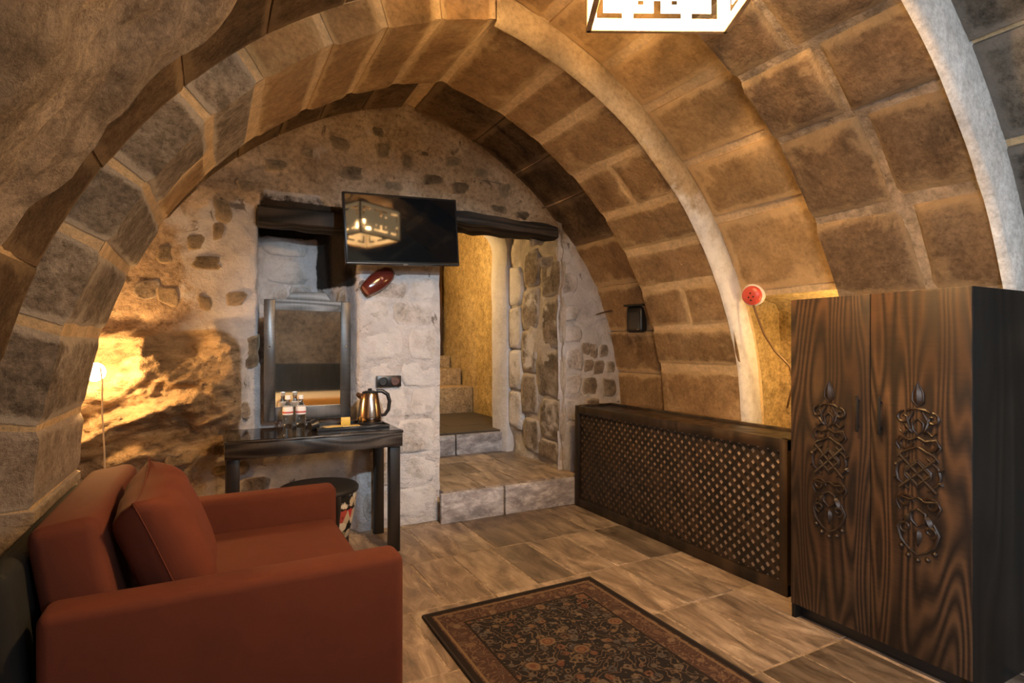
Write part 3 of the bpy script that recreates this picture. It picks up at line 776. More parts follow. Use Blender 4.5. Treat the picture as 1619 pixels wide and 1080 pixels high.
mb = MB(); mb.rbox((-.10, -.012, 1.0), (-.04, .0, 1.35), .004, 1); mk('door_plate', mb, M_gold, dr)
sl = thing('wall_lamp', 'lit globe lamp on the left wall of the stair passage', 'lamp', STAIR_LAMP)
mb = MB(); mb.lathe([(0, -.07)]+[(.07*math.sin(t), -.07*math.cos(t)) for t in [PI*k/10 for k in range(1, 10)]]+[(0, .07)], n=16); g_ = mk('globe', mb, M_globe_s, sl)
mb = MB(); mb.tube([(-.32, 0, .1), (-.1, 0, .13), (0, 0, .07)], .012); mk('bracket', mb, M_metal, sl)

# ------------------------------------------------------------------ floor
fl = MB(); fl.box((-.9, -2.7, -.06), (3.95, 4.6, -.003))
floor = tag(mk('floor', fl, M_grout, None, 30), 'brown travertine tiled floor', 'floor', kind='structure')
rows = []; y = 4.20
for d in [.68, .65, .60, .62, .58, .62, .60, .6, .6]: rows.append((y-d, y)); y -= d
rng = random.Random(11)
for k, r_ in enumerate(rows):
    tiles(floor, -.62-rng.uniform(0, .2), 3.45, r_[0], r_[1], .0, [r_], *((.27, .31) if k in (1,) else (.26, .52)), gap=.009, th=.03, rng=rng)

# ------------------------------------------------------------------ rug
RW, RL = 1.05, 1.62
rug = thing('rug', 'dark oriental rug with floral field lying on the tiled floor', 'rug', (1.475, 2.79-RL/2, .0))
mb = MB(); N1, N2 = 24, 36
for i in range(N1+1):
    for j in range(N2+1):
        x = -RW/2+RW*i/N1; yy = -RL/2+RL*j/N2; mb.vert((x, yy, .0105+.0015*nz((x, yy, 0), 4)))
for i in range(N1):
    for j in range(N2):
        a = i*(N2+1)+j; mb.face(a, a+N2+1, a+N2+2, a+1)
mk('pile', mb, m_rug(RW, RL), rug, 180)
mb = MB(); e_ = .004
for (a, c) in (((-RW/2, -RL/2), (RW/2, -RL/2)), ((RW/2, -RL/2), (RW/2, RL/2)), ((RW/2, RL/2), (-RW/2, RL/2)), ((-RW/2, RL/2), (-RW/2, -RL/2))):
    mb.tube([(a[0], a[1], .007), (c[0], c[1], .007)], .0065, 8)
mk('binding', mb, simple('rug_binding', (.018, .015, .016), .9), rug)

# ------------------------------------------------------------------ sofa (faces +x)
sofa = thing('sofa', 'rust red two-seat sofa against the left wall', 'sofa', (.05, 2.78, 0))
def spart(name, lo, hi, r, mat, M=None, seg=4):
    mb = MB(); mb.rbox(lo, hi, r, seg, M); return mk(name, mb, mat, sofa, 40, world=True)
spart('base', (-.46, 2.24, .08), (.56, 3.32, .30), .03, M_sofa)
spart('arm', (-.47, 2.105, .06), (.645, 2.255, .605), .035, M_sofa)
spart('arm', (-.47, 3.30, .06), (.615, 3.45, .605), .035, M_sofa)
Mb = Matrix.Translation((-.30, 0, .40)) @ Matrix.Rotation(math.radians(-9), 4, 'Y') @ Matrix.Translation((.30, 0, -.40))
spart('seat_cushion', (-.30, 2.265, .29), (.60, 3.292, .44), .045, M_sofa)
spart('backrest', (-.47, 2.27, .30), (-.27, 3.29, .845), .045, M_sofa, Mb)
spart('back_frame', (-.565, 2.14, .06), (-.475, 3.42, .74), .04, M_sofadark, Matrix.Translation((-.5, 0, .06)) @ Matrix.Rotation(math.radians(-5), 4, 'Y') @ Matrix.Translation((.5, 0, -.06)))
for x in (-.42, .55):
    for yy in (2.18, 3.37):
        mb = MB(); mb.lathe([(.02, 0), (.028, .01), (.03, .062)], (x, yy, 0), 12); mk('foot', mb, M_black, sofa, 40, world=True)
# pillow
def pillow_mb(sz, th, N=22):
    mb = MB()
    for side in (1, -1):
        b = len(mb.v)
        for i in range(N+1):
            for j in range(N+1):
                u = -1+2*i/N; v = -1+2*j/N
                pin = 1-.09*(1-abs(u)**3)*abs(v)**4; pin2 = 1-.09*(1-abs(v)**3)*abs(u)**4
                x = u*sz/2*pin2; y_ = v*sz/2*pin
                h = th/2*(max(0, (1-u**4)*(1-v**4)))**.55
                wr_ = .010*math.sin((u*2.2-v*3.1)*3.0+2*nz((u, v, 0), 2))*max(0, (u*u+v*v)-.25)*(1-max(abs(u), abs(v))**6)
                mb.vert((x, y_, side*(h+wr_)))
        for i in range(N):
            for j in range(N):
                a = b+i*(N+1)+j; f = (a, a+N+1, a+N+2, a+1); mb.face(*(f if side > 0 else f[::-1]))
    return mb
pl = pillow_mb(.51, .25)
Mp = Matrix.Translation((-.155, 2.535, .672)) @ Matrix.Rotation(math.radians(-3), 4, 'Z') @ Matrix.Rotation(math.radians(-20), 4, 'Y') @ Matrix.Rotation(PI/2, 4, 'Y') @ Matrix.Rotation(math.radians(8), 4, 'Z')
pil = thing('throw_pillow', 'square rust red pillow leaning against the sofa backrest', 'pillow', (-.125, 2.55, .44))
pl.xf(Mp); po = mk('cover', pl, M_pillow, pil, 180, world=True)
bm = bmesh.new(); bm.from_mesh(po.data); bmesh.ops.remove_doubles(bm, verts=bm.verts[:], dist=.0005); bm.to_mesh(po.data); bm.free()
sm = MB(); N = 40; pts = []
for k in range(N*4+1):
    q = (k % (N*4)); sI, u = divmod(q, N); u = -1+2*u/N
    a = {0: (u, -1), 1: (1, u), 2: (-u, 1), 3: (-1, -u)}[sI]
    uu, vv = a; pin = 1-.09*(1-abs(uu)**3)*abs(vv)**4; pin2 = 1-.09*(1-abs(vv)**3)*abs(uu)**4
    pts.append(Mp @ Vector((uu*.255*pin2, vv*.255*pin, 0)))
sm.tube(pts, .0025, 6, cap=False); mk('piping', sm, M_pillow, pil, 180, world=True)

# ------------------------------------------------------------------ desk
DZ = .835
desk = thing('desk', 'narrow dark wooden desk against the back wall', 'desk', (.59, 4.0, 0))
def dp(name, lo, hi, mat, r=.006, seg=2): 
    mb = MB(); mb.rbox(lo, hi, r, seg); return mk(name, mb, mat, desk, 35, world=True)
dp('desk_top', (.045, 3.735, DZ-.020), (1.135, 4.27, DZ-.004), M_desk, .004)
dp('top_gloss_sheet', (.06, 3.75, DZ-.004), (1.12, 4.26, DZ), M_tabletop_glass, .001, 1)
dp('apron', (.050, 3.739, DZ-.112), (1.130, 3.765, DZ-.020), M_desk, .003)
dp('apron', (.07, 4.22, DZ-.112), (1.11, 4.25, DZ-.020), M_desk)
dp('side_apron', (.052, 3.765, DZ-.112), (.078, 4.22, DZ-.020), M_desk)
dp('side_apron', (1.102, 3.765, DZ-.112), (1.128, 4.22, DZ-.020), M_desk)
for x in (.06, 1.05):
    for yy in (3.745, 4.165): dp('leg', (x, yy+.022, 0), (x+.072, yy+.094 if yy < 4 else yy+.072, DZ-.020), M_deskv, .005)

# stool
stl = thing('stool', 'round floral upholstered stool tucked under the desk', 'stool', (.60, 3.84, 0))
mb = MB(); mb.lathe([(0, .15), (.17, .15), (.188, .165), (.215, .28), (.236, .40), (.238, .462)], n=36); mk('upholstery', mb, M_floral, stl, 60)
mb = MB(); mb.lathe([(.236, .455), (.250, .462), (.252, .478), (.240, .492), (.17, .505), (0, .51)], n=36); mk('seat_top', mb, simple('black_stool_top', (.012, .011, .012), .6), stl, 60)
for k in range(4):
    t = PI/4+k*PI/2-.45; mb = MB(); mb.tube([(r_*math.cos(t), r_*math.sin(t), z_) for r_, z_ in ((.243, .465), (.238, .38), (.215, .25), (.20, .12), (.205, 0))], [.018, .018, .018, .016, .013], 10); mk('leg', mb, M_deskv, stl)

# mirror
YM = 4.335
mir = thing('mirror', 'dark framed mirror with a crested top on the desk', 'mirror', (.60, YM, .865))
x0, x1, zb, zt_ = .305, .905, .868, 1.735; fw = .075
def mp(name, mb, mat, parent=None, ang=30): return mk(name, mb, mat, mir, ang, world=True)
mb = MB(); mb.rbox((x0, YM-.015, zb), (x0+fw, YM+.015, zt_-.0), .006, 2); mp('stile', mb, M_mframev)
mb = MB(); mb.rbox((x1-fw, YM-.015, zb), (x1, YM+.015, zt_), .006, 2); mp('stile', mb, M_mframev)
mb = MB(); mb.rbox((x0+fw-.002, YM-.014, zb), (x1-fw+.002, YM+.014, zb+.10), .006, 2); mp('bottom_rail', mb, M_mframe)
# crest profile
pr = [(x0+fw-.002, zt_-.075), (x1-fw+.002, zt_-.075), (x1-fw+.002, zt_), (x1-.13, zt_)]
for k in range(9):
    u = k/8; pr.append((x1-.13-.07*u, zt_+.062*ss(0, 1, u)))
for k in range(9):
    u = k/8; pr.append((x0+.20-.07*u, zt_+.062*(1-ss(0, 1, u))))
pr.append((x0+fw-.002, zt_))
bm = bmesh.new(); f = bm.faces.new([bm.verts.new((x, YM-.018, z)) for x, z in pr])
ex = bmesh.ops.extrude_face_region(bm, geom=[f]); bmesh.ops.translate(bm, verts=[v for v in ex['geom'] if isinstance(v, bmesh.types.BMVert)], vec=(0, .034, 0))
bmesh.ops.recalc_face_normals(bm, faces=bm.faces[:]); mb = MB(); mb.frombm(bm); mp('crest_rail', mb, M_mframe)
mb = MB(); mb.box((x0+fw-.01, YM-.002, zb+.09), (x1-fw+.01, YM+.004, zt_-.065)); mp('mirror_glass', mb, M_mirror)
for x in (x0+fw/2, x1-fw/2):
    mb = MB(); mb.lathe([(0, 0), (.006, 0), (.005, .004), (0, .006)], (x, YM-.015, 1.40), 10, Matrix.Rotation(PI/2, 3, 'X')); mp('stud', mb, M_chrome)

# tray and things on the desk
tray = thing('serving_tray', 'thin dark serving tray on the desk', 'tray', (.84, 4.03, DZ))
mb = MB(); mb.rbox((.60, 3.90, DZ), (1.085, 4.20, DZ+.008), .003, 1); mk('tray_base', mb, M_black, tray, 30, world=True)
for lo, hi in (((.60, 3.90, DZ+.006), (1.085, 3.912, DZ+.022)), ((.60, 4.188, DZ+.006), (1.085, 4.20, DZ+.022)), ((.60, 3.912, DZ+.006), (.612, 4.188, DZ+.022)), ((1.073, 3.912, DZ+.006), (1.085, 4.188, DZ+.022))):
    mb = MB(); mb.rbox(lo, hi, .003, 1); mk('tray_rim', mb, M_desk, tray, 30, world=True)
TZ = DZ+.0085
kt = thing('kettle', 'stainless steel electric kettle with a black handle', 'kettle', (.985, 4.06, TZ), math.radians(-12))
mb = MB(); mb.lathe([(0, .0), (.085, 0), (.088, .012), (.080, .02), (0, .02)], n=32); mk('power_base', mb, M_black, kt)
mb = MB(); mb.lathe([(.080, .021), (.086, .03), (.085, .06), (.078, .12), (.068, .18), (.060, .215), (.056, .222), (0, .223)], n=40); mk('body', mb, M_steel, kt, 50)
mb = MB(); mb.lathe([(.056, .222), (.052, .232), (.03, .240), (0, .242)], n=24); ld = mk('lid', mb, M_black, kt, 50)
mb = MB(); mb.lathe([(.014, .24), (.016, .25), (.010, .256), (0, .257)], n=12); mk('lid_knob', mb, M_black, ld, 50)
mb = MB(); mb.tube([(.045, 0, .236), (.085, 0, .236), (.125, 0, .21), (.138, 0, .16), (.130, 0, .10), (.105, 0, .065), (.082, 0, .06)], [.014, .015, .015, .014, .014, .013, .011], 10, rx=1.2); mk('handle', mb, M_black, kt, 60)
mb = MB(); mb.tube([(-.05, 0, .195), (-.075, 0, .208), (-.092, 0, .222)], [.026, .02, .012], 10); mk('spout', mb, M_steel, kt, 60)
bt = None
for k, (x, yy, wh) in enumerate(((.445, 4.17, 'left'), (.530, 4.17, 'right'))):
    b_ = thing('water_bottle', 'small clear glass water bottle with white label, %s of the pair on the desk' % wh, 'bottle', (x, yy, DZ), 0, 'water bottles on the desk')
    mb = MB(); mb.lathe([(0, .004), (.030, .0), (.034, .006), (.034, .125), (.030, .15), (.018, .172), (.014, .18), (.014, .205)], n=20); mk('bottle_body', mb, M_glass, b_, 50)
    mb = MB(); mb.lathe([(.0348, .11), (.0352, .112), (.0345, .15), (.0342, .152)] if 0 else [(.0350, .095), (.0353, .096), (.0353, .128), (.0320, .149)], n=20); lb = mk('label_band', mb, M_water, b_, 50)
    mb = MB(); mb.lathe([(.0356, .106), (.0358, .107), (.0358, .116), (.0356, .117)], n=20); mk('printed_stripe', mb, M_labelred, lb, 50)
    mb = MB(); mb.lathe([(0, .20), (.017, .20), (.0175, .205), (.0165, .226), (0, .228)], n=16); mk('cap', mb, M_cap, b_, 50)
for k, (x, yy, rz, m, lbl, sz) in enumerate(((.70, 3.98, .3, M_gold, 'golden wrapped sachet at the left on the tray', (.05, .035, .012)), (.76, 4.00, -.2, M_yel, 'yellow sachet lying in the middle of the tray', (.06, .035, .010)),
        (.83, 3.97, .1, M_gold, 'golden sachet lying nearest the kettle on the tray', (.06, .03, .012)), (.82, 4.09, -.1, M_yel, 'small upright yellow tea packet in front of the mirror', (.032, .012, .055)))):
    mb = MB(); mb.rbox((-sz[0], -sz[1], 0), (sz[0], sz[1], sz[2]), .004, 2)
    o = mk('tea_sachet', mb, m, None, 40); o.location = (x, yy, TZ); o.rotation_euler = (0, 0, rz); tag(o, lbl, 'sachet', 'sachets on the desk tray')
    fs = MB(); fs.box((-sz[0]*.96, -sz[1]-.001, sz[2]*.3), (-sz[0]*.6, -sz[1]+.002, sz[2]*.7)); mk('fold_seal', fs, M_gold if m is M_yel else M_yel, o)
dc = thing('coffee_cup', 'small black cup lying at the edge of the tray', 'cup', (.56, 3.97, DZ), .5)
mb = MB(); mb.lathe([(0, .0), (.028, 0), (.04, .05), (.037, .05), (.026, .006), (0, .006)], (0, 0, .03), 18, Matrix.Rotation(PI/2*.9, 3, 'Y')); mk('cup_body', mb, M_black, dc, 50)

# socket on the pillar
sk = thing('wall_socket', 'dark double wall socket plate on the white pillar', 'socket', (1.185, 4.272, 1.09))
mb = MB(); mb.rbox((-.095, 0, .0), (.095, .03, .085), .005, 2); mk('plate', mb, M_black, sk)
for x in (-.047, .047):
    mb = MB(); mb.lathe([(.034, 0), (.034, .006), (.030, .008), (.028, .002), (0, .002)], (x, 0, .043), 20, Matrix.Rotation(PI/2, 3, 'X')); w_ = mk('outlet', mb, M_metal if x < 0 else simple('brown_outlet', (.10, .05, .04), .4), sk)
    for q in (-.009, .009):
        mb = MB(); mb.lathe([(0, .0), (.004, 0), (.004, .003), (0, .003)], (x+q, -.003, .043), 8, Matrix.Rotation(PI/2, 3, 'X')); mk('pin_hole', mb, M_black, w_)

# oxblood ornament under the television
orn = thing('horn_ornament', 'glossy oxblood red horn shaped wall ornament below the television', 'ornament', (1.10, 4.26, 1.90), 0)
ax = Vector((-.78, -.15, -.60)).normalized(); Mo = ax.to_track_quat('Z', 'Y').to_matrix()
mb = MB(); mb.lathe([(0, -.14), (.035, -.135), (.06, -.10), (.072, -.04), (.070, .04), (.058, .10), (.048, .135), (.044, .138), (.040, .128), (.0, .11)], n=28, M=Mo); mb.v = [(x, y_*.75, z) for x, y_, z in mb.v]; mk('horn_body', mb, M_ox, orn, 60)
mb = MB(); mb.lathe([(.040, .132), (.02, .135), (0, .135)], n=20, M=Mo); mb.v = [(x, y_*.75-.004, z) for x, y_, z in mb.v]; mk('mouth', mb, M_oxin, orn, 60)
mb = MB(); mb.lathe([(0, 0), (.010, 0), (.010, .008), (0, .012)], (.01, -.055, .012), 12, Matrix.Rotation(PI/2, 3, 'X')); mk('stud', mb, M_oxin, orn, 60)

# television
tv = thing('television', 'flat black television mounted high in front of the pillar', 'television', (1.235, 4.06, 2.26), math.radians(-1.5))
tv.rotation_euler = (math.radians(-1.2), math.radians(-2.8), math.radians(0))
TW, TH = .865, .515
mb = MB(); mb.rbox((-TW/2, 0, -TH/2), (TW/2, .035, TH/2), .008, 2); mk('housing', mb, M_bezel, tv)
mb = MB(); mb.box((-TW/2+.016, -.0012, -TH/2+.024), (TW/2-.016, .002, TH/2-.016)); mk('screen', mb, M_screen, tv)
mb = MB(); mb.rbox((-TW/2+.004, -.003, -TH/2+.004), (TW/2-.004, .004, -TH/2+.014), .003, 1); mk('lower_trim', mb, simple('bezel_trim', (.05, .055, .06), .25, .5), tv)
mb = MB(); mb.rbox((-.02, -.004, -TH/2-.006), (.02, .01, -TH/2+.010), .003, 1); mk('logo_tab', mb, M_metal, tv)
mb = MB(); mb.rbox((-.12, .035, -.1), (.12, .10, .1), .01, 2); mb.tube([(0, .09, 0), (.02, .22, -.02)], .025, 10); mk('wall_bracket', mb, M_black, tv)

# ------------------------------------------------------------------ lattice radiator cover
rc = thing('radiator_cover', 'dark wooden lattice radiator cover along the right wall', 'radiator cover', (2.95, 3.1, 0))
XF, Y0, Y1, HZ = 2.83, 2.06, 4.15, .88
def rp(name, lo, hi, mat=None, r=.004, par=None):
    mb = MB(); mb.rbox(lo, hi, r, 2); return mk(name, mb, mat or M_slat, rc, 35, world=True)
rp('top_rail', (XF-.012, Y0, HZ-.065), (XF+.03, Y1, HZ)); rp('bottom_rail', (XF-.012, Y0, .0), (XF+.03, Y1, .07))
rp('post', (XF-.014, Y0, 0), (XF+.03, Y0+.05, HZ)); rp('post', (XF-.014, Y1-.05, 0), (XF+.03, Y1, HZ))
rp('top_board', (XF+.03, Y0, HZ-.035), (3.22, Y1, HZ-.012)); rp('back_ledge', (3.18, Y0, HZ-.03), (3.22, Y1, HZ+.004)); rp('end_ledge', (XF+.03, Y1-.04, HZ-.03), (3.18, Y1, HZ+.004))
rp('side_panel', (XF+.03, Y1-.025, 0), (3.2, Y1, HZ-.036)); rp('side_panel', (XF+.03, Y0, 0), (3.2, Y0+.025, HZ-.036))
rp('added_backing', (XF+.0185, Y0+.03, .03), (XF+.027, Y1-.03, HZ-.04), M_lback)  # panel added so the openings catch light like a lit wall behind
ya, yb, za, zb2 = Y0+.045, Y1-.045, .065, HZ-.06
sp_ = .068; wid = .024
def slat_mesh(cc, dirn, x):
    # line z - za = dirn*(y - cc) clipped to the opening
    p = []
    hgt = zb2-za
    if dirn > 0: a = (cc, za); c = (cc+hgt, zb2)
    else: a = (cc, za); c = (cc-hgt, zb2)
    def clip(a, c):
        (y0_, z0_), (y1_, z1_) = a, c
        for lim, sgn in ((ya, 1), (yb, -1)):
            d0 = sgn*(y0_-lim); d1 = sgn*(y1_-lim)
            if d0 < 0 and d1 < 0: return None
            if d0 < 0: u = d0/(d0-d1); y0_, z0_ = y0_+(y1_-y0_)*u, z0_+(z1_-z0_)*u
            elif d1 < 0: u = d0/(d0-d1); y1_, z1_ = y0_+(y1_-y0_)*u, z0_+(z1_-z0_)*u
        return (y0_, z0_), (y1_, z1_)
    r = clip(a, c)
    if not r: return None
    (q0, q1) = r; L = math.hypot(q1[0]-q0[0], q1[1]-q0[1])
    if L < .02: return None
    mb = MB(); mb.box((x, -wid/2, -.01), (x+.004, wid/2, L+.01))
    M = Matrix.Translation((0, q0[0], q0[1])) @ Matrix.Rotation(-math.atan2(q1[0]-q0[0], q1[1]-q0[1]), 4, 'X')
    return mb.xf(M)
for dirn, x in ((1, XF+.008), (-1, XF+.0121)):
    cc = ya-(zb2-za) if dirn > 0 else ya
    end = yb if dirn > 0 else yb+(zb2-za)
    while cc < end:
        m_ = slat_mesh(cc, dirn, x)
        if m_: mk('slat', m_, M_slat, rc, 0, world=True)
        cc += sp_

# ------------------------------------------------------------------ wardrobe
wd = thing('wardrobe', 'dark stained two-door wooden wardrobe with carved doors', 'wardrobe', (2.92, 1.515, 0))
WX, WY0, WY1, WH = 2.64, 1.12, 1.91, 1.64
def wp(name, lo, hi, mat, r=.004, par=None):
    mb = MB(); mb.rbox(lo, hi, r, 2); return mk(name, mb, mat, wd, 35, world=True)
wp('side_panel', (WX+.005, WY0-.002, .0), (3.18, WY0+.022, WH), M_ward_dark); wp('side_panel', (WX+.005, WY1-.022, .0), (3.18, WY1, WH), M_ward_dark)
wp('top_panel', (WX+.022, WY0+.022, WH-.025), (3.18, WY1-.022, WH), M_ward_dark); wp('back_panel', (3.165, WY0+.022, .05), (3.178, WY1-.022, WH-.025), M_ward_dark)
wp('bottom_panel', (WX+.022, WY0+.022, .07), (3.165, WY1-.022, .09), M_ward_dark); wp('plinth', (WX+.05, WY0+.022, 0), (WX+.07, WY1-.022, .07), M_black)
YS = 1.510
def carving(yc, zc, parent):
    """scrolls, knot and flame carved in relief; local (a along -y, b up)"""
    mb = MB()
    def P(a, b, h=.004): return Vector((WX-.001-h, yc-a, zc+b))
    def stroke(pts, r=.0075, h=.002):
        n = len(pts); rs = [r*(.45+.55*math.sin(PI*min(1, .12+.88*i/(n-1)))) if n > 2 else r for i in range(n)]
        for s in (1, -1): mb.tube([P(a*s, b, h) for a, b in pts], rs, 6)
    def scroll(a0, b0, r0, turns, start, ccw=1, n=18):
        return [(a0+r0*(1-.75*k/n)*math.cos(start+ccw*turns*2*PI*k/n), b0+r0*(1-.75*k/n)*math.sin(start+ccw*turns*2*PI*k/n)) for k in range(n+1)]
    def leaf(a, b, la, lb, ang, s2=True):
        for s in ((1, -1) if s2 else (1,)):
            bb = len(mb.v); K = 8
            for k in range(K+1):
                u = k/K; w = lb*math.sin(PI*u**.75)
                for q in (-1, 0, 1):
                    x_ = la*u; y_ = w*q; ca, sa = math.cos(ang), math.sin(ang)
                    mb.vert(P(s*(a+x_*ca-y_*sa), b+x_*sa+y_*ca, .010*math.sin(PI*u)**.5+.002 if q == 0 else .0005))
            for k in range(K):
                for q in range(2):
                    i = bb+k*3+q; mb.face(i, i+1, i+4, i+3)
    # flame bud
    leaf(0, .285, .105, .020, PI/2, False); stroke([(.0, .285), (.022, .31), (.020, .345), (.0, .392)], .005)
    stroke([(0, .275), (.03, .272), (.045, .262)], .007)
    # upper vase of scrolls
    stroke(scroll(.055, .235, .028, 1.1, PI*.5, -1)); stroke([(.018, .262), (.040, .225), (.030, .19), (.055, .165), (.072, .18)])
    stroke([(.0, .235), (.022, .215), (.018, .185), (.0, .165)], .006); leaf(.02, .17, .06, .014, .9)
    stroke(scroll(.05, .13, .032, 1.1, PI, 1)); stroke([(0, .155), (.03, .14), (.07, .15), (.085, .12), (.07, .095)]); stroke([(0, .115), (.03, .10), (.06, .085), (.08, .06)])
    # interlaced knot
    for d in (-.05, 0, .05):
        stroke([(-.05+max(0, d), -.05+max(0, -d)+.0), (.05+min(0, d)+.0, .05+min(0, -d)+0)] if d else [(-.07, -.07), (.07, .07)], .008)
    stroke([(.035, .07), (.078, .035), (.085, 0), (.078, -.035), (.035, -.07)], .008); stroke([(0, .06), (.05, .012), (.05, -.012), (0, -.06)], .008)
    leaf(.075, .02, .028, .011, .6); leaf(.075, -.02, .028, .011, -.6)
    # lower scrolls
    stroke(scroll(.05, -.125, .034, 1.15, PI, -1)); stroke([(0, -.10), (.03, -.115), (.075, -.105), (.086, -.13), (.07, -.165)])
    stroke([(0, -.15), (.03, -.165), (.025, -.20), (.0, -.225)]); leaf(.025, -.17, .07, .016, -1.1); stroke(scroll(.048, -.235, .026, 1.1, PI*1.5, 1))
    stroke([(.06, -.20), (.08, -.24), (.066, -.29), (.035, -.325), (0, -.345)], .008)
    leaf(0, -.235, .075, .016, -PI/2, False)
    for k in range(5):
        t = -PI/2+(k-2)*.55
        c0 = P(.072*math.cos(t), -.285+.082*math.sin(t), .0); bb = MB(); bb.lathe([(.011, 0), (.009, .007), (0, .011)], n=8, M=Matrix.Rotation(-PI/2, 3, 'Y'))
        mb.add([Vector(v)+c0 for v in bb.v], bb.f)
    return mk('carved_relief', mb, M_carve, parent, 50, world=False)
for (a, c, hy, cy, czz) in ((YS+.0015, WY1, 1.561, 1.703, .845), (WY0, YS-.0015, 1.463, 1.312, .86)):
    d_ = wp('door', (WX, a, .075), (WX+.02, c, WH), M_ward, .003)
    cv = carving(cy, czz, d_); cv.data.transform(Matrix.Translation(-Vector(wd.location)))
    hb = MB(); hb.rbox((WX-.022, hy-.007, 1.005), (WX-.012, hy+.007, 1.175), .004, 2)
    for z in (1.03, 1.15): hb.tube([(WX+.002, hy, z), (WX-.014, hy, z)], .005, 8)
    hh = mk('handle', hb, M_metal, d_, 40, world=False); hh.data.transform(Matrix.Translation(-Vector(wd.location)))

# ------------------------------------------------------------------ ceiling lantern
lan = thing('ceiling_lantern', 'glowing white fretwork box lantern hanging from the vault', 'lantern', LANTERN, LROT)
LW, LH = .59, .36
def frame_box(lo, hi, mat, name): 
    mb = MB(); mb.rbox(lo, hi, .003, 1); return mk(name, mb, mat, lan)
th = .004
# slot layout on a grid of cells, u 0..1, v 0..1
slots = [(.05, .245, .125, .20), (.05, .10, .125, .42), (.32, .68, .125, .20), (.472, .528, .125, .36), (.76, .95, .125, .20), (.90, .95, .125, .42), (.60, .645, .30, .36), (.35, .395, .30, .36)]
slots += [(a, b_, 1-d, 1-c) for a, b_, c, d in slots]
us_ = sorted({0, 1}|{q for s_ in slots for q in s_[:2]}); vs_ = sorted({0, 1}|{q for s_ in slots for q in s_[2:]})
def fret():
    mb = MB()
    hole = lambda u, v: any(a < u < b_ and c < v < d for a, b_, c, d in slots)
    def cell(i, j): return 0 <= i < len(us_)-1 and 0 <= j < len(vs_)-1 and not hole((us_[i]+us_[i+1])/2, (vs_[j]+vs_[j+1])/2)
    P = lambda u, v, w: ((u-.5)*(LW-.02), w, .012+v*(LH-.024))
    for i in range(len(us_)-1):
        for j in range(len(vs_)-1):
            if not cell(i, j): continue
            a, b_, c, d = us_[i], us_[i+1], vs_[j], vs_[j+1]
            for w, fl_ in ((0, False), (th, True)):
                q = [P(a, c, w), P(b_, c, w), P(b_, d, w), P(a, d, w)]; mb.add(q[::-1] if fl_ else q, [(0, 1, 2, 3)])
            for di, dj, e0, e1 in ((-1, 0, (a, d), (a, c)), (1, 0, (b_, c), (b_, d)), (0, -1, (a, c), (b_, c)), (0, 1, (b_, d), (a, d))):
                if not cell(i+di, j+dj): mb.add([P(*e0, 0), P(*e0, th), P(*e1, th), P(*e1, 0)], [(0, 1, 2, 3)])
    return mb
for k in range(4):
    mb = fret(); mb.xf(Matrix.Rotation(k*PI/2, 4, 'Z') @ Matrix.Translation((0, -LW/2, 0))); mk('fret_panel', mb, M_panel, lan, 0)
for k in range(4):
    R_ = Matrix.Rotation(k*PI/2, 4, 'Z')
    for z in (0, LH-.012):
        mb = MB(); mb.rbox((-LW/2, -LW/2-.006, z-.004), (LW/2, -LW/2+.016, z+.012), .002, 1); mb.xf(R_); mk('frame_rail', mb, M_lwood, lan)
    mb = MB(); mb.rbox((-LW/2-.006, -LW/2-.006, -.004), (-LW/2+.012, -LW/2+.012, LH+.004), .002, 1); mb.xf(R_); mk('corner_post', mb, M_lwood, lan)
mb = MB(); mb.box((-LW/2, -.012, LH-.004), (LW/2, .012, LH+.008)); mb.box((-.012, -LW/2, LH-.004), (.012, LW/2, LH+.008)); mk('top_cross', mb, M_lwood, lan)
ztop = (Z0+math.sqrt((R)**2-C**2))-LANTERN.z-.02
mb = MB(); mb.tube([(0, 0, LH-.1), (0, 0, ztop)], .006, 8); mk('hanging_rod', mb, M_metal, lan)
mb = MB(); mb.lathe([(.05, ztop-.03), (.055, ztop-.01), (.055, ztop+.03)], n=20); mk('ceiling_rose', mb, M_metal, lan)
mb = MB(); mb.lathe([(0, .135)]+[(.035*math.sin(t), .17-.035*math.cos(t)) for t in [PI*k/8 for k in range(1, 8)]]+[(.014, .215), (.014, .25), (0, .25)], n=16); mk('bulb', mb, M_bulb, lan, 60)

# bed behind the viewer (seen in the mirror)
bed = thing('bed', 'double bed with a dark headboard behind the viewer', 'bed', (1.75, -1.65, 0))
for nm, lo, hi, m_, r_ in (('headboard', (.75, -2.62, 0), (2.75, -2.54, 1.08), M_ward_dark, .02), ('mattress', (.85, -2.52, .18), (2.65, -.75, .52), M_cap, .06), ('bedspread', (.83, -2.2, .40), (2.67, -.73, .58), simple('ochre_bedspread', (.45, .25, .08), .9), .05), ('bed_base', (.87, -2.5, .0), (2.63, -.8, .18), M_ward_dark, .01)):
    mb = MB(); mb.rbox(lo, hi, r_, 3); mk(nm, mb, m_, bed, 40, world=True)

# added spotlight fixture, unseen in the near bay, filling the back wall
sf = thing('added_spotlight', 'small black spotlight added unseen in the near vault bay to fill the back wall', 'spotlight', SPOT_POS)
Ms = (SPOT_AIM-SPOT_POS).normalized().to_track_quat('Z', 'Y').to_matrix()
mb = MB(); mb.lathe([(0, -.14), (.045, -.135), (.05, -.12), (.055, -.03), (.052, -.03), (.046, -.12), (0, -.125)], n=20, M=Ms); mk('spot_can', mb, M_black, sf, 50)
zs = arch(-1, .80, .18, 0).z-SPOT_POS.z
mb = MB(); mb.tube([(0, -.12, .04), (0, -.12, zs+.06)], .008, 8); mk('spot_stem', mb, M_black, sf)

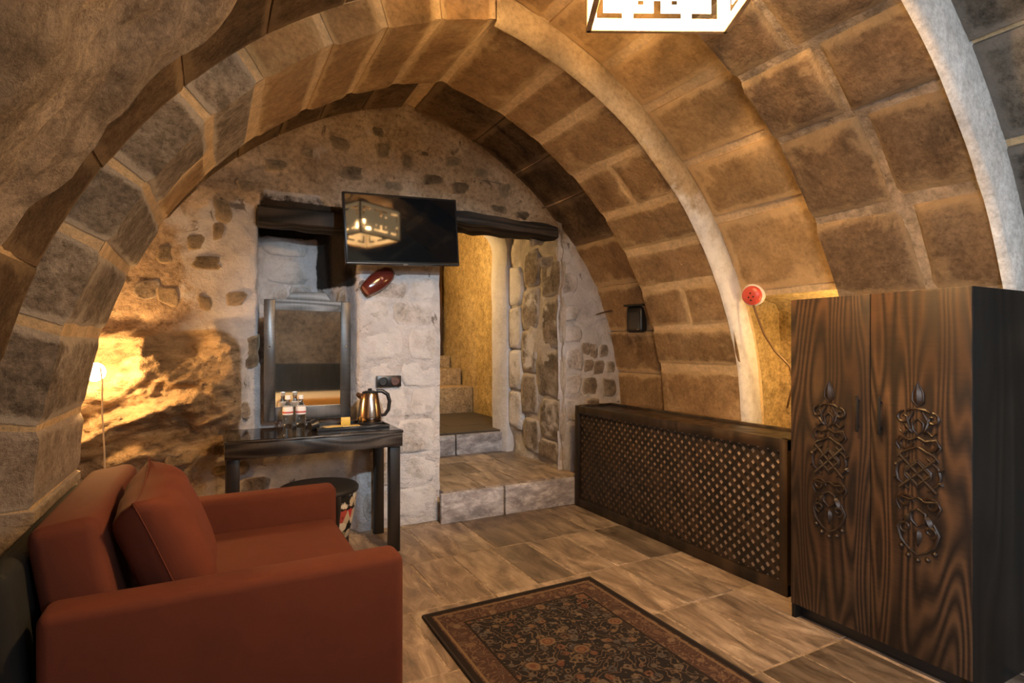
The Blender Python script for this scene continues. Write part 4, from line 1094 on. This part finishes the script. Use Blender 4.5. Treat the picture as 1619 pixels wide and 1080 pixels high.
# ------------------------------------------------------------------ globe lamp on the left wall
gl = thing('wall_lamp', 'small glowing globe wall lamp with a hanging cord on the left wall', 'lamp', GLOBE)
mb = MB(); mb.lathe([(0, -.055)]+[(.055*math.sin(t), -.055*math.cos(t)) for t in [PI*k/12 for k in range(1, 12)]]+[(0, .055)], n=20); mk('globe', mb, M_globe, gl, 180)
mb = MB(); mb.tube([(-.14, .0, -.03), (-.09, .0, -.04), (-.05, 0, -.02)], .014, 8); mk('bracket', mb, M_metal, gl)
mb = MB(); mb.tube([(.035, -.055, .03), (.045, -.06, -.06), (.045, -.062, -.25), (.055, -.06, -.45), (.06, -.055, -.75)], .005, 6); mk('cord', mb, M_cord, gl)
# lamp in the recess behind the wardrobe
nl = thing('wall_lamp', 'globe lamp hidden in the yellow recess behind the wardrobe', 'lamp', NICHE_LAMP)
mb = MB(); mb.lathe([(0, -.05)]+[(.05*math.sin(t), -.05*math.cos(t)) for t in [PI*k/12 for k in range(1, 12)]]+[(0, .05)], n=20); mk('globe', mb, M_globe_n, nl, 180)
mb = MB(); mb.tube([(.05, 0, -.02), (.15, 0, -.03), (.24, 0, 0)], .012, 8); mk('bracket', mb, M_metal, nl)

# ------------------------------------------------------------------ small wall things on the right
al = thing('alarm_siren', 'round red alarm siren on a white base with a brown cable', 'alarm', (3.375, 2.735, 1.765))
nrm = Vector((-.93, -.30, -.2)).normalized(); Ma = nrm.to_track_quat('Z', 'Y').to_matrix()
mb = MB(); mb.lathe([(0, -.02), (.078, -.02), (.080, .012), (.072, .02), (0, .02)], n=28, M=Ma); mk('base_ring', mb, M_whitepl, al, 50)
mb = MB(); mb.lathe([(.068, .018), (.068, .035), (.058, .048), (.02, .054), (0, .054)], n=28, M=Ma); dm = mk('dome', mb, M_red, al, 50)
for a, b_ in ((0, .02), (.018, -.006), (-.014, -.008), (.0, -.03)):
    c0 = Ma @ Vector((a, b_, .052)); q = MB(); q.lathe([(.006, -.004), (.006, .004), (0, .004)], c0, 8, Ma); mk('sounder_hole', q, M_black, dm, 40)
mb = MB(); mb.tube([(-.01, -.0, -.05), (.02, -.02, -.16), (.05, -.05, -.28), (.10, -.10, -.40), (.17, -.16, -.50), (.20, -.17, -.62), (.22, -.12, -.74), (.24, -.09, -.80)], .008, 8); mk('cable', mb, M_wire, al)

un = thing('wall_speaker', 'small black rounded box hanging from a bracket on the right stone wall', 'speaker', (3.36, 3.965, 1.66), math.radians(18))
mb = MB(); mb.rbox((-.05, -.085, -.135), (.05, .085, .10), .03, 4); mk('box', mb, M_black, un, 50)
mb = MB(); mb.rbox((-.06, -.105, .10), (.06, .105, .118), .004, 1); mk('bracket_bar', mb, M_metal, un)
mb = MB(); mb.rbox((-.054, -.055, -.10), (-.049, .055, .05), .002, 1); mk('front_grille', mb, simple('grille', (.02, .02, .022), .25), un)
pg = thing('iron_peg', 'short rusty iron peg sticking out of the right stone wall', 'peg', (3.16, 4.30, 1.70))
mb = MB(); mb.tube([(0, 0, 0), (.12, .02, .03), (.25, .05, .05)], [.006, .008, .010], 8); mk('rod', mb, simple('rusty_iron', (.12, .06, .03), .8), pg)
mb = MB(); mb.lathe([(0, -.004), (.012, 0), (0, .004)], n=8); mk('rod_head', mb, M_metal, pg)

bpy.context.view_layer.update()
